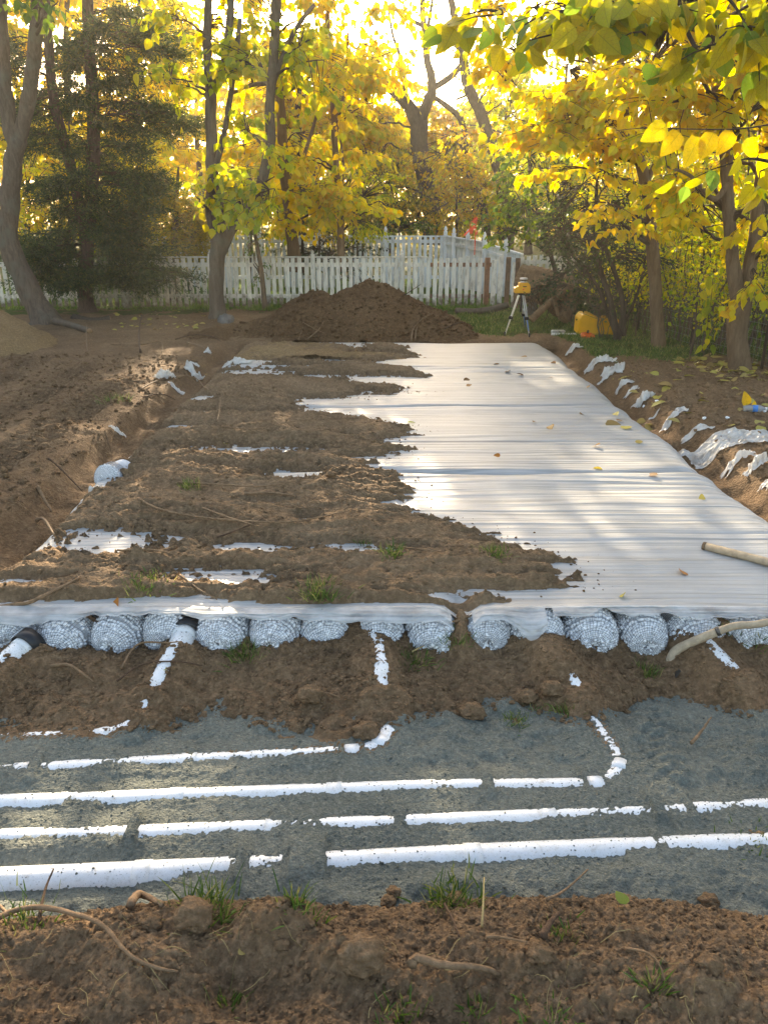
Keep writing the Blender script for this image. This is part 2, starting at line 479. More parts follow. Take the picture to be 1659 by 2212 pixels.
def leaf_mat(name, stops, trans=0.5, tgain=1.15, rough=0.5, veins=False):
    n = N(name)
    g = n.n('ShaderNodeNewGeometry'); oi = n.n('ShaderNodeObjectInfo')
    r = n.math('FRACT', n.math('ADD', g.outputs['Random Per Island'], n.math('MULTIPLY', oi.outputs['Random'], 7.31)))
    c = n.ramp(r, stops)
    co = n.coord('Object')
    c = n.mix(n.math('MULTIPLY', n.noise(14, 3, 0.6, co), 0.35), c, tuple(a * 0.6 for a in stops[0][1]))
    nrm = None
    if veins:                                    # midrib and side veins in the leaf's own axes
        sp = n.n('ShaderNodeSeparateXYZ'); n.l(co, sp.inputs[0])
        ay = n.math('ABSOLUTE', sp.outputs['Y'])
        sv = n.math('FRACT', n.math('MULTIPLY', n.math('SUBTRACT', sp.outputs['X'], n.math('MULTIPLY', ay, 0.75)), 6.5))
        line = n.math('MAXIMUM', n.math('LESS_THAN', ay, 0.014), n.math('MULTIPLY', n.math('LESS_THAN', sv, 0.11), 0.6))
        c = n.mix(n.math('MULTIPLY', line, 0.38), c, tuple(a * 0.45 for a in stops[0][1]))
        c = n.mix(n.ramp(n.noise(5, 4, 0.7, co), [(0.55, (0, 0, 0)), (0.72, (0.45, 0.45, 0.45))]), c, (0.30, 0.17, 0.03))
        nrm = n.bump(n.math('SUBTRACT', n.noise(9, 3, 0.5, co), line), 0.5, 0.03)
    p = n.bsdf(c, rough, nrm, 0.35)
    t = n.n('ShaderNodeBsdfTranslucent')
    hs = n.n('ShaderNodeHueSaturation'); hs.inputs['Saturation'].default_value = 1.08; hs.inputs['Value'].default_value = tgain
    n.l(c, hs.inputs['Color']); n.l(hs.outputs[0], t.inputs[0])
    m = n.n('ShaderNodeMixShader'); m.inputs[0].default_value = trans
    n.l(p, m.inputs[1]); n.l(t.outputs[0], m.inputs[2])
    return n.done(m.outputs[0])
YEL = [(0.0, (0.42, 0.46, 0.03)), (0.16, (0.58, 0.54, 0.03)), (0.42, (0.78, 0.61, 0.024)), (0.78, (0.80, 0.55, 0.019)), (1.0, (0.71, 0.40, 0.017))]
M['leaf_y'] = leaf_mat('autumn yellow leaf', YEL, 0.6, 1.25)
M['leaf_yg'] = leaf_mat('yellow green leaf', [(0.0, (0.22, 0.32, 0.03)), (0.35, (0.44, 0.47, 0.03)), (0.7, (0.64, 0.56, 0.025)), (1.0, (0.74, 0.54, 0.02))], 0.6, 1.25)
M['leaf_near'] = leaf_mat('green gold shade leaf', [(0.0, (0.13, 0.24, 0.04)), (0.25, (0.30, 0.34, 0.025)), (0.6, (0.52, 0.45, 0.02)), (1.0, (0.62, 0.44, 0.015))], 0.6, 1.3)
for _k, _s, _t, _g in (('leaf_y', YEL, .52, 1.05), ('leaf_yg', [(0.0, (0.22, 0.32, 0.03)), (0.35, (0.44, 0.47, 0.03)), (0.7, (0.64, 0.56, 0.025)), (1.0, (0.74, 0.54, 0.02))], .56, 1.15), ('leaf_near', [(0.0, (0.13, 0.24, 0.04)), (0.25, (0.30, 0.34, 0.025)), (0.6, (0.52, 0.45, 0.02)), (1.0, (0.62, 0.44, 0.015))], .58, 1.2)):
    M[_k + '_vein'] = leaf_mat(M[_k].name + ' with veins', _s, _t, _g, .5, True)
M['leaf_gr'] = leaf_mat('bright green leaf', [(0.0, (0.06, 0.12, 0.015)), (0.5, (0.13, 0.21, 0.022)), (1.0, (0.27, 0.31, 0.03))], 0.45)
M['leaf_dk'] = leaf_mat('dark evergreen leaf', [(0.0, (0.018, 0.035, 0.010)), (0.6, (0.038, 0.062, 0.014)), (1.0, (0.08, 0.11, 0.02))], 0.25, 1.0)
M['leaf_ol'] = leaf_mat('olive autumn leaf', [(0.0, (0.15, 0.16, 0.03)), (0.4, (0.30, 0.27, 0.035)), (0.75, (0.50, 0.38, 0.03)), (1.0, (0.52, 0.27, 0.03))], 0.5, 1.25)
M['leaf_or'] = leaf_mat('gold orange leaf', [(0.0, (0.36, 0.30, 0.028)), (0.5, (0.62, 0.42, 0.022)), (1.0, (0.56, 0.25, 0.02))], 0.55, 1.25)
M['leaf_ced'] = leaf_mat('cedar scale foliage', [(0.0, (0.024, 0.042, 0.016)), (0.5, (0.052, 0.084, 0.026)), (0.85, (0.11, 0.135, 0.036)), (1.0, (0.22, 0.19, 0.05))], 0.42, 1.3)
M['leaf_dead'] = leaf_mat('fallen yellow leaf', [(0.0, (0.36, 0.33, 0.08)), (0.5, (0.50, 0.42, 0.07)), (0.85, (0.42, 0.30, 0.09)), (1.0, (0.22, 0.13, 0.05))], 0.3)
M['leaf_brown'] = leaf_mat('dry brown leaf', [(0.0, (0.16, 0.085, 0.035)), (0.6, (0.28, 0.15, 0.05)), (1.0, (0.45, 0.26, 0.06))], 0.3)
M['leaf_rust'] = leaf_mat('rust orange leaf', [(0.0, (0.42, 0.15, 0.02)), (1.0, (0.5, 0.2, 0.03))], 0.3)
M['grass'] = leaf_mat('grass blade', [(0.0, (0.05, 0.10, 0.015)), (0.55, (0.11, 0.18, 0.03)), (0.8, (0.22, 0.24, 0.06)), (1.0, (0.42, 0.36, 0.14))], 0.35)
M['grass_lit'] = leaf_mat('sun toned lawn blade', [(0.0, (0.07, 0.14, 0.015)), (0.7, (0.13, 0.22, 0.025)), (1.0, (0.26, 0.28, 0.05))], 0.4)  # brighter copy of the grass, sunlight on the lawn put into the colour

# ================================================================== the ground in layers
BED_X0, BED_X1, BED_Y0, BED_Y1 = -2.2, 2.55, 3.40, 12.3
Z_SAND = -0.264
PIPE_R = 0.057

# ---- pipes: centre lines measured on the photograph; each sample carries how deep it sticks out of the soil
def pipe_line(ctrl, expo, r=PIPE_R):
    """ctrl: (px, py, z of the axis); expo: (axis, from, to, height showing)"""
    P = np.array([AZ(px, py, z) for px, py, z in ctrl])
    C = np.array(ctrl, float)
    A = catmull(np.concatenate([P, C[:, :2]], 1), 40)
    h = np.full(len(A), -0.022)
    flat = np.abs(np.gradient(A[:, 3])) > np.abs(np.gradient(A[:, 4]))
    for ax, a, b, v in expo:
        q = A[:, 3] if ax == 'x' else A[:, 4]
        w = sstep(a - 22, a + 6, q) * (1 - sstep(b - 6, b + 22, q)) * (flat == (ax == 'x'))
        v = min(2.7 * v * v, .06)
        h = np.maximum(h, lerp(-0.022, v, w))
    return {'P': A[:, :3], 'h': h, 'r': r}

ZP = -0.305
PIPES = {
 'a': pipe_line([(-260, 1632, ZP), (0, 1612, ZP), (140, 1606, ZP), (230, 1600, ZP), (290, 1575, ZP + .01), (325, 1520, -.25), (360, 1450, -.19), (385, 1405, -.15), (403, 1362, -.125)],
       [('x', -300, 95, .012), ('x', 100, 190, .028), ('x', 196, 252, .034), ('x', 258, 285, .01), ('y', 1350, 1400, .13), ('y', 1395, 1500, .045), ('y', 1538, 1552, .006)]),
 'b': pipe_line([(-260, 1692, ZP), (0, 1681, ZP), (300, 1664, ZP), (560, 1650, ZP), (740, 1640, ZP), (800, 1632, ZP), (835, 1605, ZP + .01), (838, 1560, -.28), (828, 1500, -.215), (822, 1440, -.17), (812, 1395, -.15), (768, 1352, -.14)],
       [('x', -300, 28, .03), ('x', 34, 72, .03), ('x', 105, 408, .036), ('x', 420, 500, .045), ('x', 508, 730, .034), ('x', 748, 775, .05), ('y', 1592, 1630, .045), ('x', 790, 842, .045), ('y', 1385, 1478, .05), ('y', 1480, 1500, .012), ('y', 1340, 1362, .02)]),
 'c': pipe_line([(-260, 1760, ZP), (0, 1749, ZP), (150, 1745, ZP), (400, 1735, ZP), (760, 1722, ZP), (960, 1715, ZP), (1240, 1712, ZP), (1300, 1705, ZP), (1334, 1678, ZP), (1325, 1640, ZP), (1275, 1565, -.285), (1238, 1490, -.22), (1195, 1425, -.17), (1166, 1372, -.15)],
       [('x', -300, 148, .066), ('x', 156, 215, .05), ('x', 222, 380, .058), ('x', 386, 716, .048), ('x', 724, 948, .052), ('x', 965, 1048, .034), ('x', 1068, 1252, .046), ('x', 1270, 1295, .055), ('x', 1305, 1345, .03), ('y', 1662, 1690, .03), ('y', 1570, 1655, .028), ('y', 1480, 1502, .02), ('y', 1362, 1390, .036)]),
 'd': pipe_line([(-260, 1836, ZP), (0, 1825, ZP), (260, 1818, ZP), (600, 1804, ZP), (900, 1792, ZP), (1380, 1772, ZP), (1659, 1757, ZP), (1960, 1742, ZP)],
       [('x', -300, 110, .04), ('x', 116, 275, .044), ('x', 312, 590, .046), ('x', 600, 860, .034), ('x', 866, 1180, .042), ('x', 1186, 1390, .026), ('x', 1430, 1480, .02), ('x', 1500, 2000, .038)]),
 'e': pipe_line([(-260, 1924, ZP), (0, 1912, ZP), (310, 1898, ZP), (520, 1886, ZP), (720, 1876, ZP), (1020, 1860, ZP), (1350, 1846, ZP), (1659, 1834, ZP), (1960, 1820, ZP)],
       [('x', -300, 300, .10), ('x', 300, 385, .085), ('x', 390, 500, .06), ('x', 540, 612, .045), ('x', 712, 1018, .072), ('x', 1020, 1330, .075), ('x', 1335, 1420, .05), ('x', 1425, 1660, .058), ('x', 1660, 2000, .05)]),
 'f': pipe_line([(-140, 1560, -.25), (-60, 1500, -.2), (0, 1448, -.17), (30, 1420, -.15), (62, 1392, -.13)],
       [('x', 22, 70, .10), ('x', -40, 30, .05), ('y', 1380, 1414, .10), ('y', 1408, 1465, .05)]),
 'g': pipe_line([(1468, 1336, -.125), (1490, 1362, -.14), (1530, 1408, -.17), (1588, 1470, -.215), (1640, 1525, -.26), (1720, 1600, -.3)],
       [('y', 1325, 1348, .07), ('y', 1362, 1405, .045), ('y', 1405, 1468, .045), ('x', 1455, 1480, .07), ('x', 1490, 1528, .045), ('x', 1526, 1588, .045)]),
}

EDGE = [(-400, 1610), (0, 1602), (200, 1604), (330, 1575), (420, 1556), (520, 1550), (600, 1585), (720, 1612), (790, 1600), (850, 1575), (960, 1530), (1060, 1522), (1150, 1535), (1200, 1560), (1270, 1572), (1330, 1540), (1400, 1497), (1480, 1500), (1560, 1532), (1659, 1562), (2100, 1600)]
_E = np.array([AZ(a, b, -0.27)[:2] for a, b in EDGE])
_E = _E[np.argsort(_E[:, 0])]


def pipe_carve(x, y, z, zmin=None):
    """press the surface round the pipes to the height at which each stretch shows"""
    x = np.asarray(x, float); sh = x.shape
    xf, yf, zf = x.ravel(), np.asarray(y, float).ravel(), np.asarray(z, float).ravel().copy()
    rag = 0.0045 * fbm(xf * 60, yf * 60, 3, 41) + 0.0065 * perlin(xf * 6, yf * 6, 47)
    for p in PIPES.values():
        P, h, r = p['P'][::3], p['h'][::3], p['r']
        m = np.where((xf > P[:, 0].min() - .3) & (xf < P[:, 0].max() + .3) & (yf > P[:, 1].min() - .3) & (yf < P[:, 1].max() + .3))[0]
        for k in range(0, len(m), 20000):
            mm = m[k:k + 20000]
            dx = xf[mm][:, None] - P[None, :, 0]; dy = yf[mm][:, None] - P[None, :, 1]
            D = dx * dx + dy * dy
            j = D.argmin(1); d = np.sqrt(D[np.arange(len(mm)), j])
            near = (dy[np.arange(len(mm)), j] < 0)
            lev = P[j, 2] + r - h[j] + rag[mm]
            lev = lev - 0.02 * np.exp(-((d - 0.075) / 0.04) ** 2) * near * sstep(0.0, 0.05, h[j])
            w = np.exp(-(d / np.where(h[j] < 0, 0.10, np.where(near, 0.12, 0.09))) ** 4)
            if zmin is None:                     # sand: leave the pipes that run under the brown soil to that soil
                w = w * (1 - sstep(0.0, 0.08, yf[mm] - np.interp(xf[mm], _E[:, 0], _E[:, 1])))
                zf[mm] = lerp(zf[mm], lev, w)
            else:
                new = lerp(zf[mm], lev, w)
                zf[mm] = np.where(h[j] < 0, np.maximum(zf[mm], new), new)
    return zf.reshape(sh)

def S_base(x, y):
    z = Z_SAND + 0.026 * fbm(x * 2.2, y * 2.2, 3, 5) + 0.011 * fbm(x * 11, y * 11, 3, 9)
    z = z + 0.0035 * fbm(x * 55, y * 55, 2, 13)
    z = z + 0.020 * billow(x * 5 + y * 2, y * 7, 3, 31)                     # trodden dents
    tr = np.exp(-((x - 1.15 - 0.25 * (y - 2.5)) / 0.16) ** 2) * sstep(2.3, 2.5, y) * (1 - sstep(2.95, 3.1, y))
    z = z + tr * 0.005 * np.sin(y * 95 + np.abs(x - 1.15 - 0.25 * (y - 2.5)) * 60)   # boot tread
    tr2 = np.exp(-(((x + 0.45) / 0.16) ** 2 + ((y - 2.48) / 0.08) ** 2)) + np.exp(-(((x - 0.05) / 0.16) ** 2 + ((y - 2.47) / 0.07) ** 2))
    z = z + tr2 * 0.006 * np.sin(x * 130 + 8 * perlin(x * 9, y * 9, 2))
    return z

def S(x, y):
    return pipe_carve(x, y, S_base(x, y))

def D(x, y):                                    # brown soil between sand and bundles
    ey = np.interp(x, _E[:, 0], _E[:, 1])
    s = y - ey + 0.05 * fbm(x * 6, y * 6, 3, 21)
    top = -0.182 + 0.018 * fbm(x * 3, y * 3, 3, 24) - 0.035 * sstep(-0.6, -1.0, x)
    z = Z_SAND - 0.03 + (top - Z_SAND + 0.03) * np.clip(s / 0.5, -0.4, 1.0) ** 1.0
    z = z + 0.03 * sstep(-.02, 0.06, s)
    z = z + 0.030 * billow(x * 5, y * 5, 3, 27) + 0.016 * fbm(x * 14, y * 14, 4, 29)
    z = z + 0.05 * np.exp(-((x - 1.02) / 0.13) ** 2 - ((y - 3.08) / 0.1) ** 2)      # small heap by the shovel
    z = z + 0.03 * np.exp(-((x + 1.5) / 0.35) ** 2 - ((y - 3.2) / 0.16) ** 2)
    z = z + 0.13 * np.exp(-((x - 0.385) / 0.055) ** 2) * sstep(3.18, 3.36, y)
    z = pipe_carve(x, y, z, 1)
    return np.where(y > 3.42, np.minimum(z, -0.18 + 0.12 * np.exp(-((x - 0.385) / 0.055) ** 2)) - (y - 3.42) * 0.8, z)

FE = [(-400, 2020), (0, 2002), (120, 1992), (300, 1966), (400, 1955), (520, 1962), (600, 1950), (700, 1968), (840, 1975), (960, 1958), (1100, 1952), (1250, 1958), (1330, 1945), (1480, 1960), (1659, 1992), (2100, 2030)]
_FE = np.array([AZ(a, b, -0.2)[:2] for a, b in FE])

def FG(x, y):                                   # heaped soil at the photographer's feet
    ey = np.interp(x, _FE[:, 0], _FE[:, 1])
    s = ey - y
    z = -0.235 + 0.13 * sstep(-0.10, 0.16, s) + 0.05 * sstep(0.1, 0.6, s) - 0.25 * sstep(0.0, 0.25, -s - 0.03)
    a = sstep(-0.1, 0.2, s)
    z = z + a * (0.065 * fbm(x * 2.6 + 0.7 * y, y * 3.2, 2, 61) + 0.04 * billow(x * 3.6 + 4.1, y * 4.5, 2, 63))
    z = z + 0.008 * fbm(x * 13, y * 13, 4, 66) - 0.017 * np.abs(fbm(x * 24, y * 24, 3, 68)) + 0.0065 * fbm(x * 60, y * 60, 3, 67)
    for cx, cy, r, h in FG_HUMPS:
        z = z + h * np.exp(-(((x - cx) ** 2 + ((y - cy) * 1.3) ** 2) / r ** 2))
    return z
FG_HUMPS = [(*AZ(600, 2035, -.1)[:2], .12, .05), (*AZ(1000, 2090, -.1)[:2], .16, .06), (*AZ(1330, 2050, -.1)[:2], .13, .05),
            (*AZ(380, 2060, -.1)[:2], .2, .04), (*AZ(760, 2085, -.1)[:2], .1, .05), (*AZ(500, 2110, -.1)[:2], .12, -.03),
            (*AZ(1230, 2010, -.1)[:2], .1, -.045), (*AZ(1150, 2120, -.1)[:2], .1, .05), (*AZ(1560, 2070, -.1)[:2], .2, .03), (*AZ(560, 2180, -.1)[:2], .14, -.03)]

# ---- white fabric over the bundles
def edge_l(y): return BED_X0 + 0.04 * perlin(y * 0.8, 3.3, 71) - 0.02 * np.cos((y - 3.4) / 2.22 * 2 * np.pi)
def edge_r(y): return BED_X1 + 0.035 * perlin(y * 0.8, 8.3, 72) - 0.025 * np.cos((y - 3.4) / 2.22 * 2 * np.pi)

def SH(x, y):
    y0 = 0.012 * perlin(x * 1.5, y * 0.3, 75)
    z = 0.010 * fbm(x * 0.8, y * 2.5, 2, 73)
    z = z + 0.006 * perlin(x * 0.35, (y + y0) * 16, 74) + 0.0035 * perlin(x * 0.5, (y + y0) * 38, 76)
    for e in (5.62, 7.84, 10.06):
        ee = e + 0.10 * perlin(x * 0.7, e, 77) - 0.05 * (x - 0.6)*0.3
        z = z - 0.055 * np.exp(-((y - ee) / 0.05) ** 2) + 0.03 * np.exp(-((y - ee + 0.16) / 0.13) ** 2) * sstep(-1.5, 2.2, x)
    el, er = edge_l(y), edge_r(y)
    for d in (x - el, er - x):
        t = np.clip(1 - d / 0.26, 0, 1.6)
        z = z - 0.20 * (1 - np.sqrt(np.clip(1 - np.minimum(t, 1) ** 2.2, 0, 1))) - 0.2 * np.clip(t - 1, 0, 1)
    t = np.clip((y - (BED_Y1 - .12)) / .12, 0, 1)
    z = z - 0.12 * t ** 2
    # sag near the front where soil pulled the cloth between two bundles
    z = z - 0.07 * np.exp(-((x - 0.385) / 0.06) ** 2) * (1 - sstep(3.45, 3.62, y))
    return z

COVER = [(470, 752), (560, 742), (700, 744), (850, 742), (905, 766), (800, 782), (880, 796), (925, 812), (720, 822), (890, 838), (820, 850), (640, 858), (660, 880), (700, 893), (820, 906), (888, 932), (800, 950), (872, 972), (765, 984), (800, 1006), (868, 1042), (872, 1060), (826, 1082), (880, 1100), (1000, 1140), (1080, 1165), (1160, 1190), (1235, 1222), (1278, 1246), (1180, 1262), (1090, 1278), (1010, 1300), (960, 1318),
         (820, 1310), (640, 1300), (420, 1296), (200, 1304), (0, 1316), (-300, 1330), (-320, 1230), (40, 1212), (90, 1150), (200, 1040), (340, 905), (400, 845), (480, 790)]
_CV = np.array([AZ(a, b, 0.02)[:2] for a, b in COVER])
GAPS = [(70, 385, 1168, 22), (460, 622, 1178, 11), (655, 872, 1178, 7), (352, 620, 1240, 14), (-40, 85, 1252, 5), (535, 700, 1018, 11), (285, 350, 963, 6), (395, 668, 968, 9), (345, 610, 889, 4), (330, 440, 920, 5), (660, 905, 884, 7), (470, 640, 803, 7), (520, 720, 790, 3),
        (470, 600, 780, 10), (650, 780, 778, 4), (740, 800, 748, 4), (770, 880, 764, 4), (390, 470, 858, 6), (640, 690, 1115, 4), (535, 600, 1084, 3), (735, 770, 937, 2), (690, 790, 880, 9), (1000, 1075, 1268, 3), (930, 990, 1277, 4), (740, 900, 815, 5), (620, 800, 812, 5), (760, 830, 852, 8), (185, 262, 1030, 20)]
_GP = []
for a, b, c, h in GAPS:
    q0 = AZ(a, c, 0.02); q1 = AZ(b, c, 0.02); v0 = AZ((a + b) / 2, c - h, 0.02); v1 = AZ((a + b) / 2, c + h, 0.02)
    _GP.append(((q0[0] + q1[0]) / 2, q0[1], (q1[0] - q0[0]) / 2, (v0[1] - v1[1]) / 2))

def cover_t(x, y):                              # thickness of the soil thrown over the fabric
    s = poly_sd(x, y, _CV) * 0.55
    s = s + 0.085 * perlin(x * 1.5, y * 11, 81) + 0.035 * perlin(x * 2.6, y * 36, 82) + 0.045 * fbm(x * 12, y * 20, 4, 87, .6)
    wob = 0.5 * perlin(x * 2.2, y * 9, 83) + 0.5 * perlin(x * 4, y * 40, 84) + 0.55 * fbm(x * 16, y * 26, 3, 89, .6)
    for cx, cy, ax, ay in _GP:
        e = np.sqrt(((x - cx) / ax) ** 2 + ((y - cy + 0.03 * (x - cx)) / (ay * 1.15)) ** 2) + wob
        s = np.minimum(s, (e - 1) * min(ay * 1.2, 0.14))
    return s

def C(x, y):
    s = cover_t(x, y)
    z = SH(x, y)
    th = 0.075 * sstep(0, 0.4, s) + np.clip(s, -0.05, 0.05) * 0.8
    am = sstep(-0.01, 0.12, s)
    th = th + am * (0.024 * billow(x * 3.5, y * 3.5, 2, 85) + 0.013 * fbm(x * 9, y * 9, 4, 86)) + 0.006 * fbm(x * 40, y * 40, 2, 88) * sstep(-.02, .05, s)
    fr = sstep(3.43, 3.50, y)
    th = th * fr - .012 * (1 - fr)
    ed = np.minimum(x - edge_l(y), 9)
    lim = 0.13 + 0.12 * perlin(y * 1.7, x * 0.5, 79) + 0.04 * fbm(x * 9, y * 9, 3, 78)
    th = np.where(ed < lim, th - (lim - ed) * 0.9, th)
    return z + th

# ---- trodden yard to the fence
def YD(x, y):
    z = 0.02 * fbm(x * 0.5, y * 0.5, 3, 91) + 0.026 * fbm(x * 2.2, y * 2.2, 3, 92) + 0.014 * fbm(x * 8, y * 8, 3, 93)
    lb = sstep(-2.45, -2.95, x + 0.12 * perlin(x, y * 1.3, 94)) * (1 - sstep(10.5, 12.5, y))
    z = z + 0.012 * lb + lb * 0.02 * billow(x * 1.6, y * 1.4, 3, 95)
    rb = sstep(2.75, 3.15, x + 0.15 * perlin(x, y * 1.1, 96)) * (1 - sstep(8.5, 11, y))
    z = z + 0.07 * rb + rb * 0.06 * billow(x * 2.4, y * 2.4, 3, 97)
    for k, (x0, sl, y0, y1) in enumerate(((-2.95, -0.03, 4.0, 9.8), (-4.35, -0.05, 4.0, 11.5), (-3.6, -0.05, 6.5, 11.0), (-5.6, -0.2, 7.5, 12))):
        c = x - (x0 + sl * (y - 4) + 0.08 * perlin(y * 0.6, 1.0, 101 + k))
        band = np.exp(-(c / 0.22) ** 6) * sstep(y0, y0 + .8, y) * (1 - sstep(y1 - 1, y1, y))
        z = z + band * (0.040 * np.sin(y * 2 * np.pi / 0.12 + np.abs(c) * 14 + 2 * perlin(x, y, 103)) * (0.5 + 0.8 * np.clip(perlin(x * 1.5, y * 0.9, 104) + .4, 0, 1)) - 0.015)
        z = z + 0.02 * np.exp(-((np.abs(c) - 0.27) / 0.06) ** 2) * sstep(y0, y0 + .8, y) * (1 - sstep(y1 - 1, y1, y))
    tl = np.exp(-((x - (BED_X0 - 0.12)) / 0.17) ** 4) * (1 - sstep(11.6, 12.6, y))
    z = lerp(z, -0.15 + 0.04 * fbm(x * 4, y * 4, 3, 98), tl)
    tr = np.exp(-((x - (BED_X1 + 0.10)) / 0.16) ** 4) * (1 - sstep(12.3, 12.7, y))
    z = lerp(z, -0.17 + 0.05 * fbm(x * 4, y * 4, 3, 99), tr)
    inb = sstep(BED_X0 - .1, BED_X0 + .1, x) * (1 - sstep(BED_X1 - .1, BED_X1 + .1, x)) * (1 - sstep(12.2, 12.5, y))
    z = lerp(z, -0.40, inb)
    fr = 1 - sstep(3.3, 3.7, y)
    inf = sstep(-3.6, -2.9, x) * (1 - sstep(2.9, 3.6, x))
    z = lerp(z, -0.42, fr * np.maximum(inf, 1 - sstep(2.0, 3.4, y)))
    return z

def TOP(x, y):
    x = np.asarray(x, float); y = np.asarray(y, float)
    z = YD(x, y)
    f = y < 3.5
    if f.any():
        z = np.where(f, np.maximum(z, np.maximum(D(x, y), S(x, y))), z)
    f = y < 2.3
    if f.any():
        z = np.where(f, np.maximum(z, FG(x, y)), z)
    f = (y > 3.42) & (y < BED_Y1) & (x > BED_X0 - .1) & (x < BED_X1 + .1)
    if f.any():
        z = np.where(f, np.maximum(z, np.maximum(SH(x, y), C(x, y))), z)
    return z

def ON(px, py, lift=0.0, zlo=-0.42):            # where the line of sight of a pixel meets the built ground
    d = ray(px, py)
    t0 = (0.22 - CAM_H) / d[2]; t1 = (zlo - CAM_H) / d[2]
    t = np.linspace(t0, t1, 160)
    P = EYE[None] + t[:, None] * d[None]
    below = P[:, 2] < TOP(P[:, 0], P[:, 1])
    i = int(np.argmax(below)) if below.any() else 120
    q = P[i].copy(); q[2] += lift
    return q

def spaced(a, b, lo, hi, step, far):            # even spacing step inside [lo, hi], growing outside
    out = list(np.arange(lo, hi + step / 2, step))
    x, s = hi, step
    while x < b: s = min(s * 1.25, far); x += s; out.append(x)
    x, s = lo, step
    L = []
    while x > a: s = min(s * 1.25, far); x -= s; L.append(x)
    return np.array(L[::-1] + out)

field('foreground_soil', spaced(-3.5, 3.5, -1.25, 1.25, 0.006, 0.12), spaced(-1.5, 2.15, 1.1, 1.95, 0.006, 0.15), FG, M['soil'], kind='structure')
field('filter_sand', spaced(-4.0, 4.0, -1.7, 1.7, 0.0075, 0.12), np.arange(1.68, 3.08, 0.0075), S, M['sand'], kind='structure')
field('trench_soil', spaced(-4.0, 4.0, -1.95, 1.95, 0.0085, 0.12), np.arange(2.6, 3.6, 0.0085), D, M['soil'], kind='structure')
field('yard_soil', spaced(-10, 10, -5.2, 4.6, 0.034, 0.15), np.concatenate([np.arange(-2, 3.2, 0.15), np.arange(3.2, 9.5, 0.033), np.arange(9.5, 17.0, 0.07)]), YD, M['soil_dry'], kind='structure')
field('soil_cover', np.arange(BED_X0 - 0.05, 1.45, 0.015), np.concatenate([np.arange(3.43, 6.5, 0.0135), np.arange(6.5, BED_Y1 + .05, 0.022)]), C, M['soil_cover'], kind='structure')

def GR(x, y):
    inner = sstep(-9.2, -8.2, x) * (1 - sstep(8.2, 9.2, x)) * (1 - sstep(15.0, 16.2, y)) * sstep(-2.2, -1.2, y)
    z = 0.03 * fbm(x * 0.25, y * 0.25, 3, 111) + 0.015 * fbm(x * 1.2, y * 1.2, 2, 112)
    z = z + 0.05 * sstep(11.0, 12.2, y) * sstep(2.7, 3.0, x) * (1 - sstep(15, 17, y)) 
    z = z + 1.5 * sstep(30, 90, np.hypot(x, y)) * 0.6
    return z - 0.6 * inner
gx = np.concatenate([-np.geomspace(110, 12, 26), np.arange(-11.5, 11.6, 0.4), np.geomspace(12, 110, 26)])
gy = np.concatenate([-np.geomspace(40, 4, 14), np.arange(-3.5, 30, 0.4), np.geomspace(30.5, 120, 28)])
field('ground', gx, gy, GR, M['ground'], kind='structure')

# grassy strip at the far right, over the yard
def grass_mask(x, y):
    a = sstep(2.75, 3.05, x - 0.25 * perlin(x, y, 115)) * sstep(10.0, 10.9, y + 0.5 * perlin(x * 1.2, y * 1.2, 116))
    b = sstep(12.6, 13.2, y + 0.4 * perlin(x * 1.2, y, 117)) * sstep(0.9, 1.7, x)
    c = sstep(16.2, 16.7, y)
    return np.maximum(np.maximum(a, b), c)
def TURF(x, y):
    m = grass_mask(x, y)
    return YD(x, y) + lerp(-0.12, 0.022, m) + 0.012 * fbm(x * 6, y * 6, 3, 118)
field('turf', np.arange(0.7, 8.2, 0.06), np.arange(9.8, 17.0, 0.06), TURF, M['ground'], kind='structure')
# ------------------------------------------------------------------ leaf and blade makers
LEAF9 = np.array([(0, 0, 0), (.10, .27, .06), (.40, .41, .10), (.76, .20, .05), (1.08, 0, -.06), (.76, -.20, .05), (.40, -.41, .10), (.10, -.27, .06), (.42, 0, -.02)])
LEAF9Q = np.array([(0, 8, 2, 1), (8, 4, 3, 2), (0, 7, 6, 8), (8, 6, 5, 4)])
RHOMB = np.array([(0, 0, 0), (.45, .30, .05), (1.0, 0, 0), (.45, -.30, .05)])
RHOMBQ = np.array([(0, 1, 2, 3)])
NEEDLE = np.array([(0, .02, 0), (0, -.02, 0), (1, -.10, .02), (1, .10, .02)])
BLADE = np.array([(0, .5, 0), (0, -.5, 0), (.4, -.42, 0), (.4, .42, 0), (.75, -.28, 0), (.75, .28, 0), (1, 0, 0)])
BLADEQ = np.array([(0, 1, 2, 3), (3, 2, 4, 5)]); BLADET = np.array([(5, 4, 6)])

def unit(v): return v / (np.linalg.norm(v, axis=-1, keepdims=True) + 1e-9)

def scatter_leaves(pos, d, size, tpl=LEAF9, tq=LEAF9Q, widths=1.0, roll=None):
    """one template per position, stretched along d, face turned by chance"""
    n = len(pos); d = unit(d)
    rnd = RNG.normal(size=(n, 3)) if roll is None else roll
    nn = unit(rnd - d * (rnd * d).sum(1, keepdims=True))
    sd = np.cross(nn, d)
    size = np.broadcast_to(size, (n,))[:, None, None]
    widths = np.broadcast_to(widths, (n,))[:, None, None]
    V = pos[:, None] + size * (tpl[None, :, :1] * d[:, None] + widths * tpl[None, :, 1:2] * sd[:, None] + tpl[None, :, 2:] * nn[:, None])
    Q = tq[None] + (np.arange(n) * len(tpl))[:, None, None]
    return V.reshape(-1, 3), Q.reshape(-1, tq.shape[1]), (d, sd, nn)

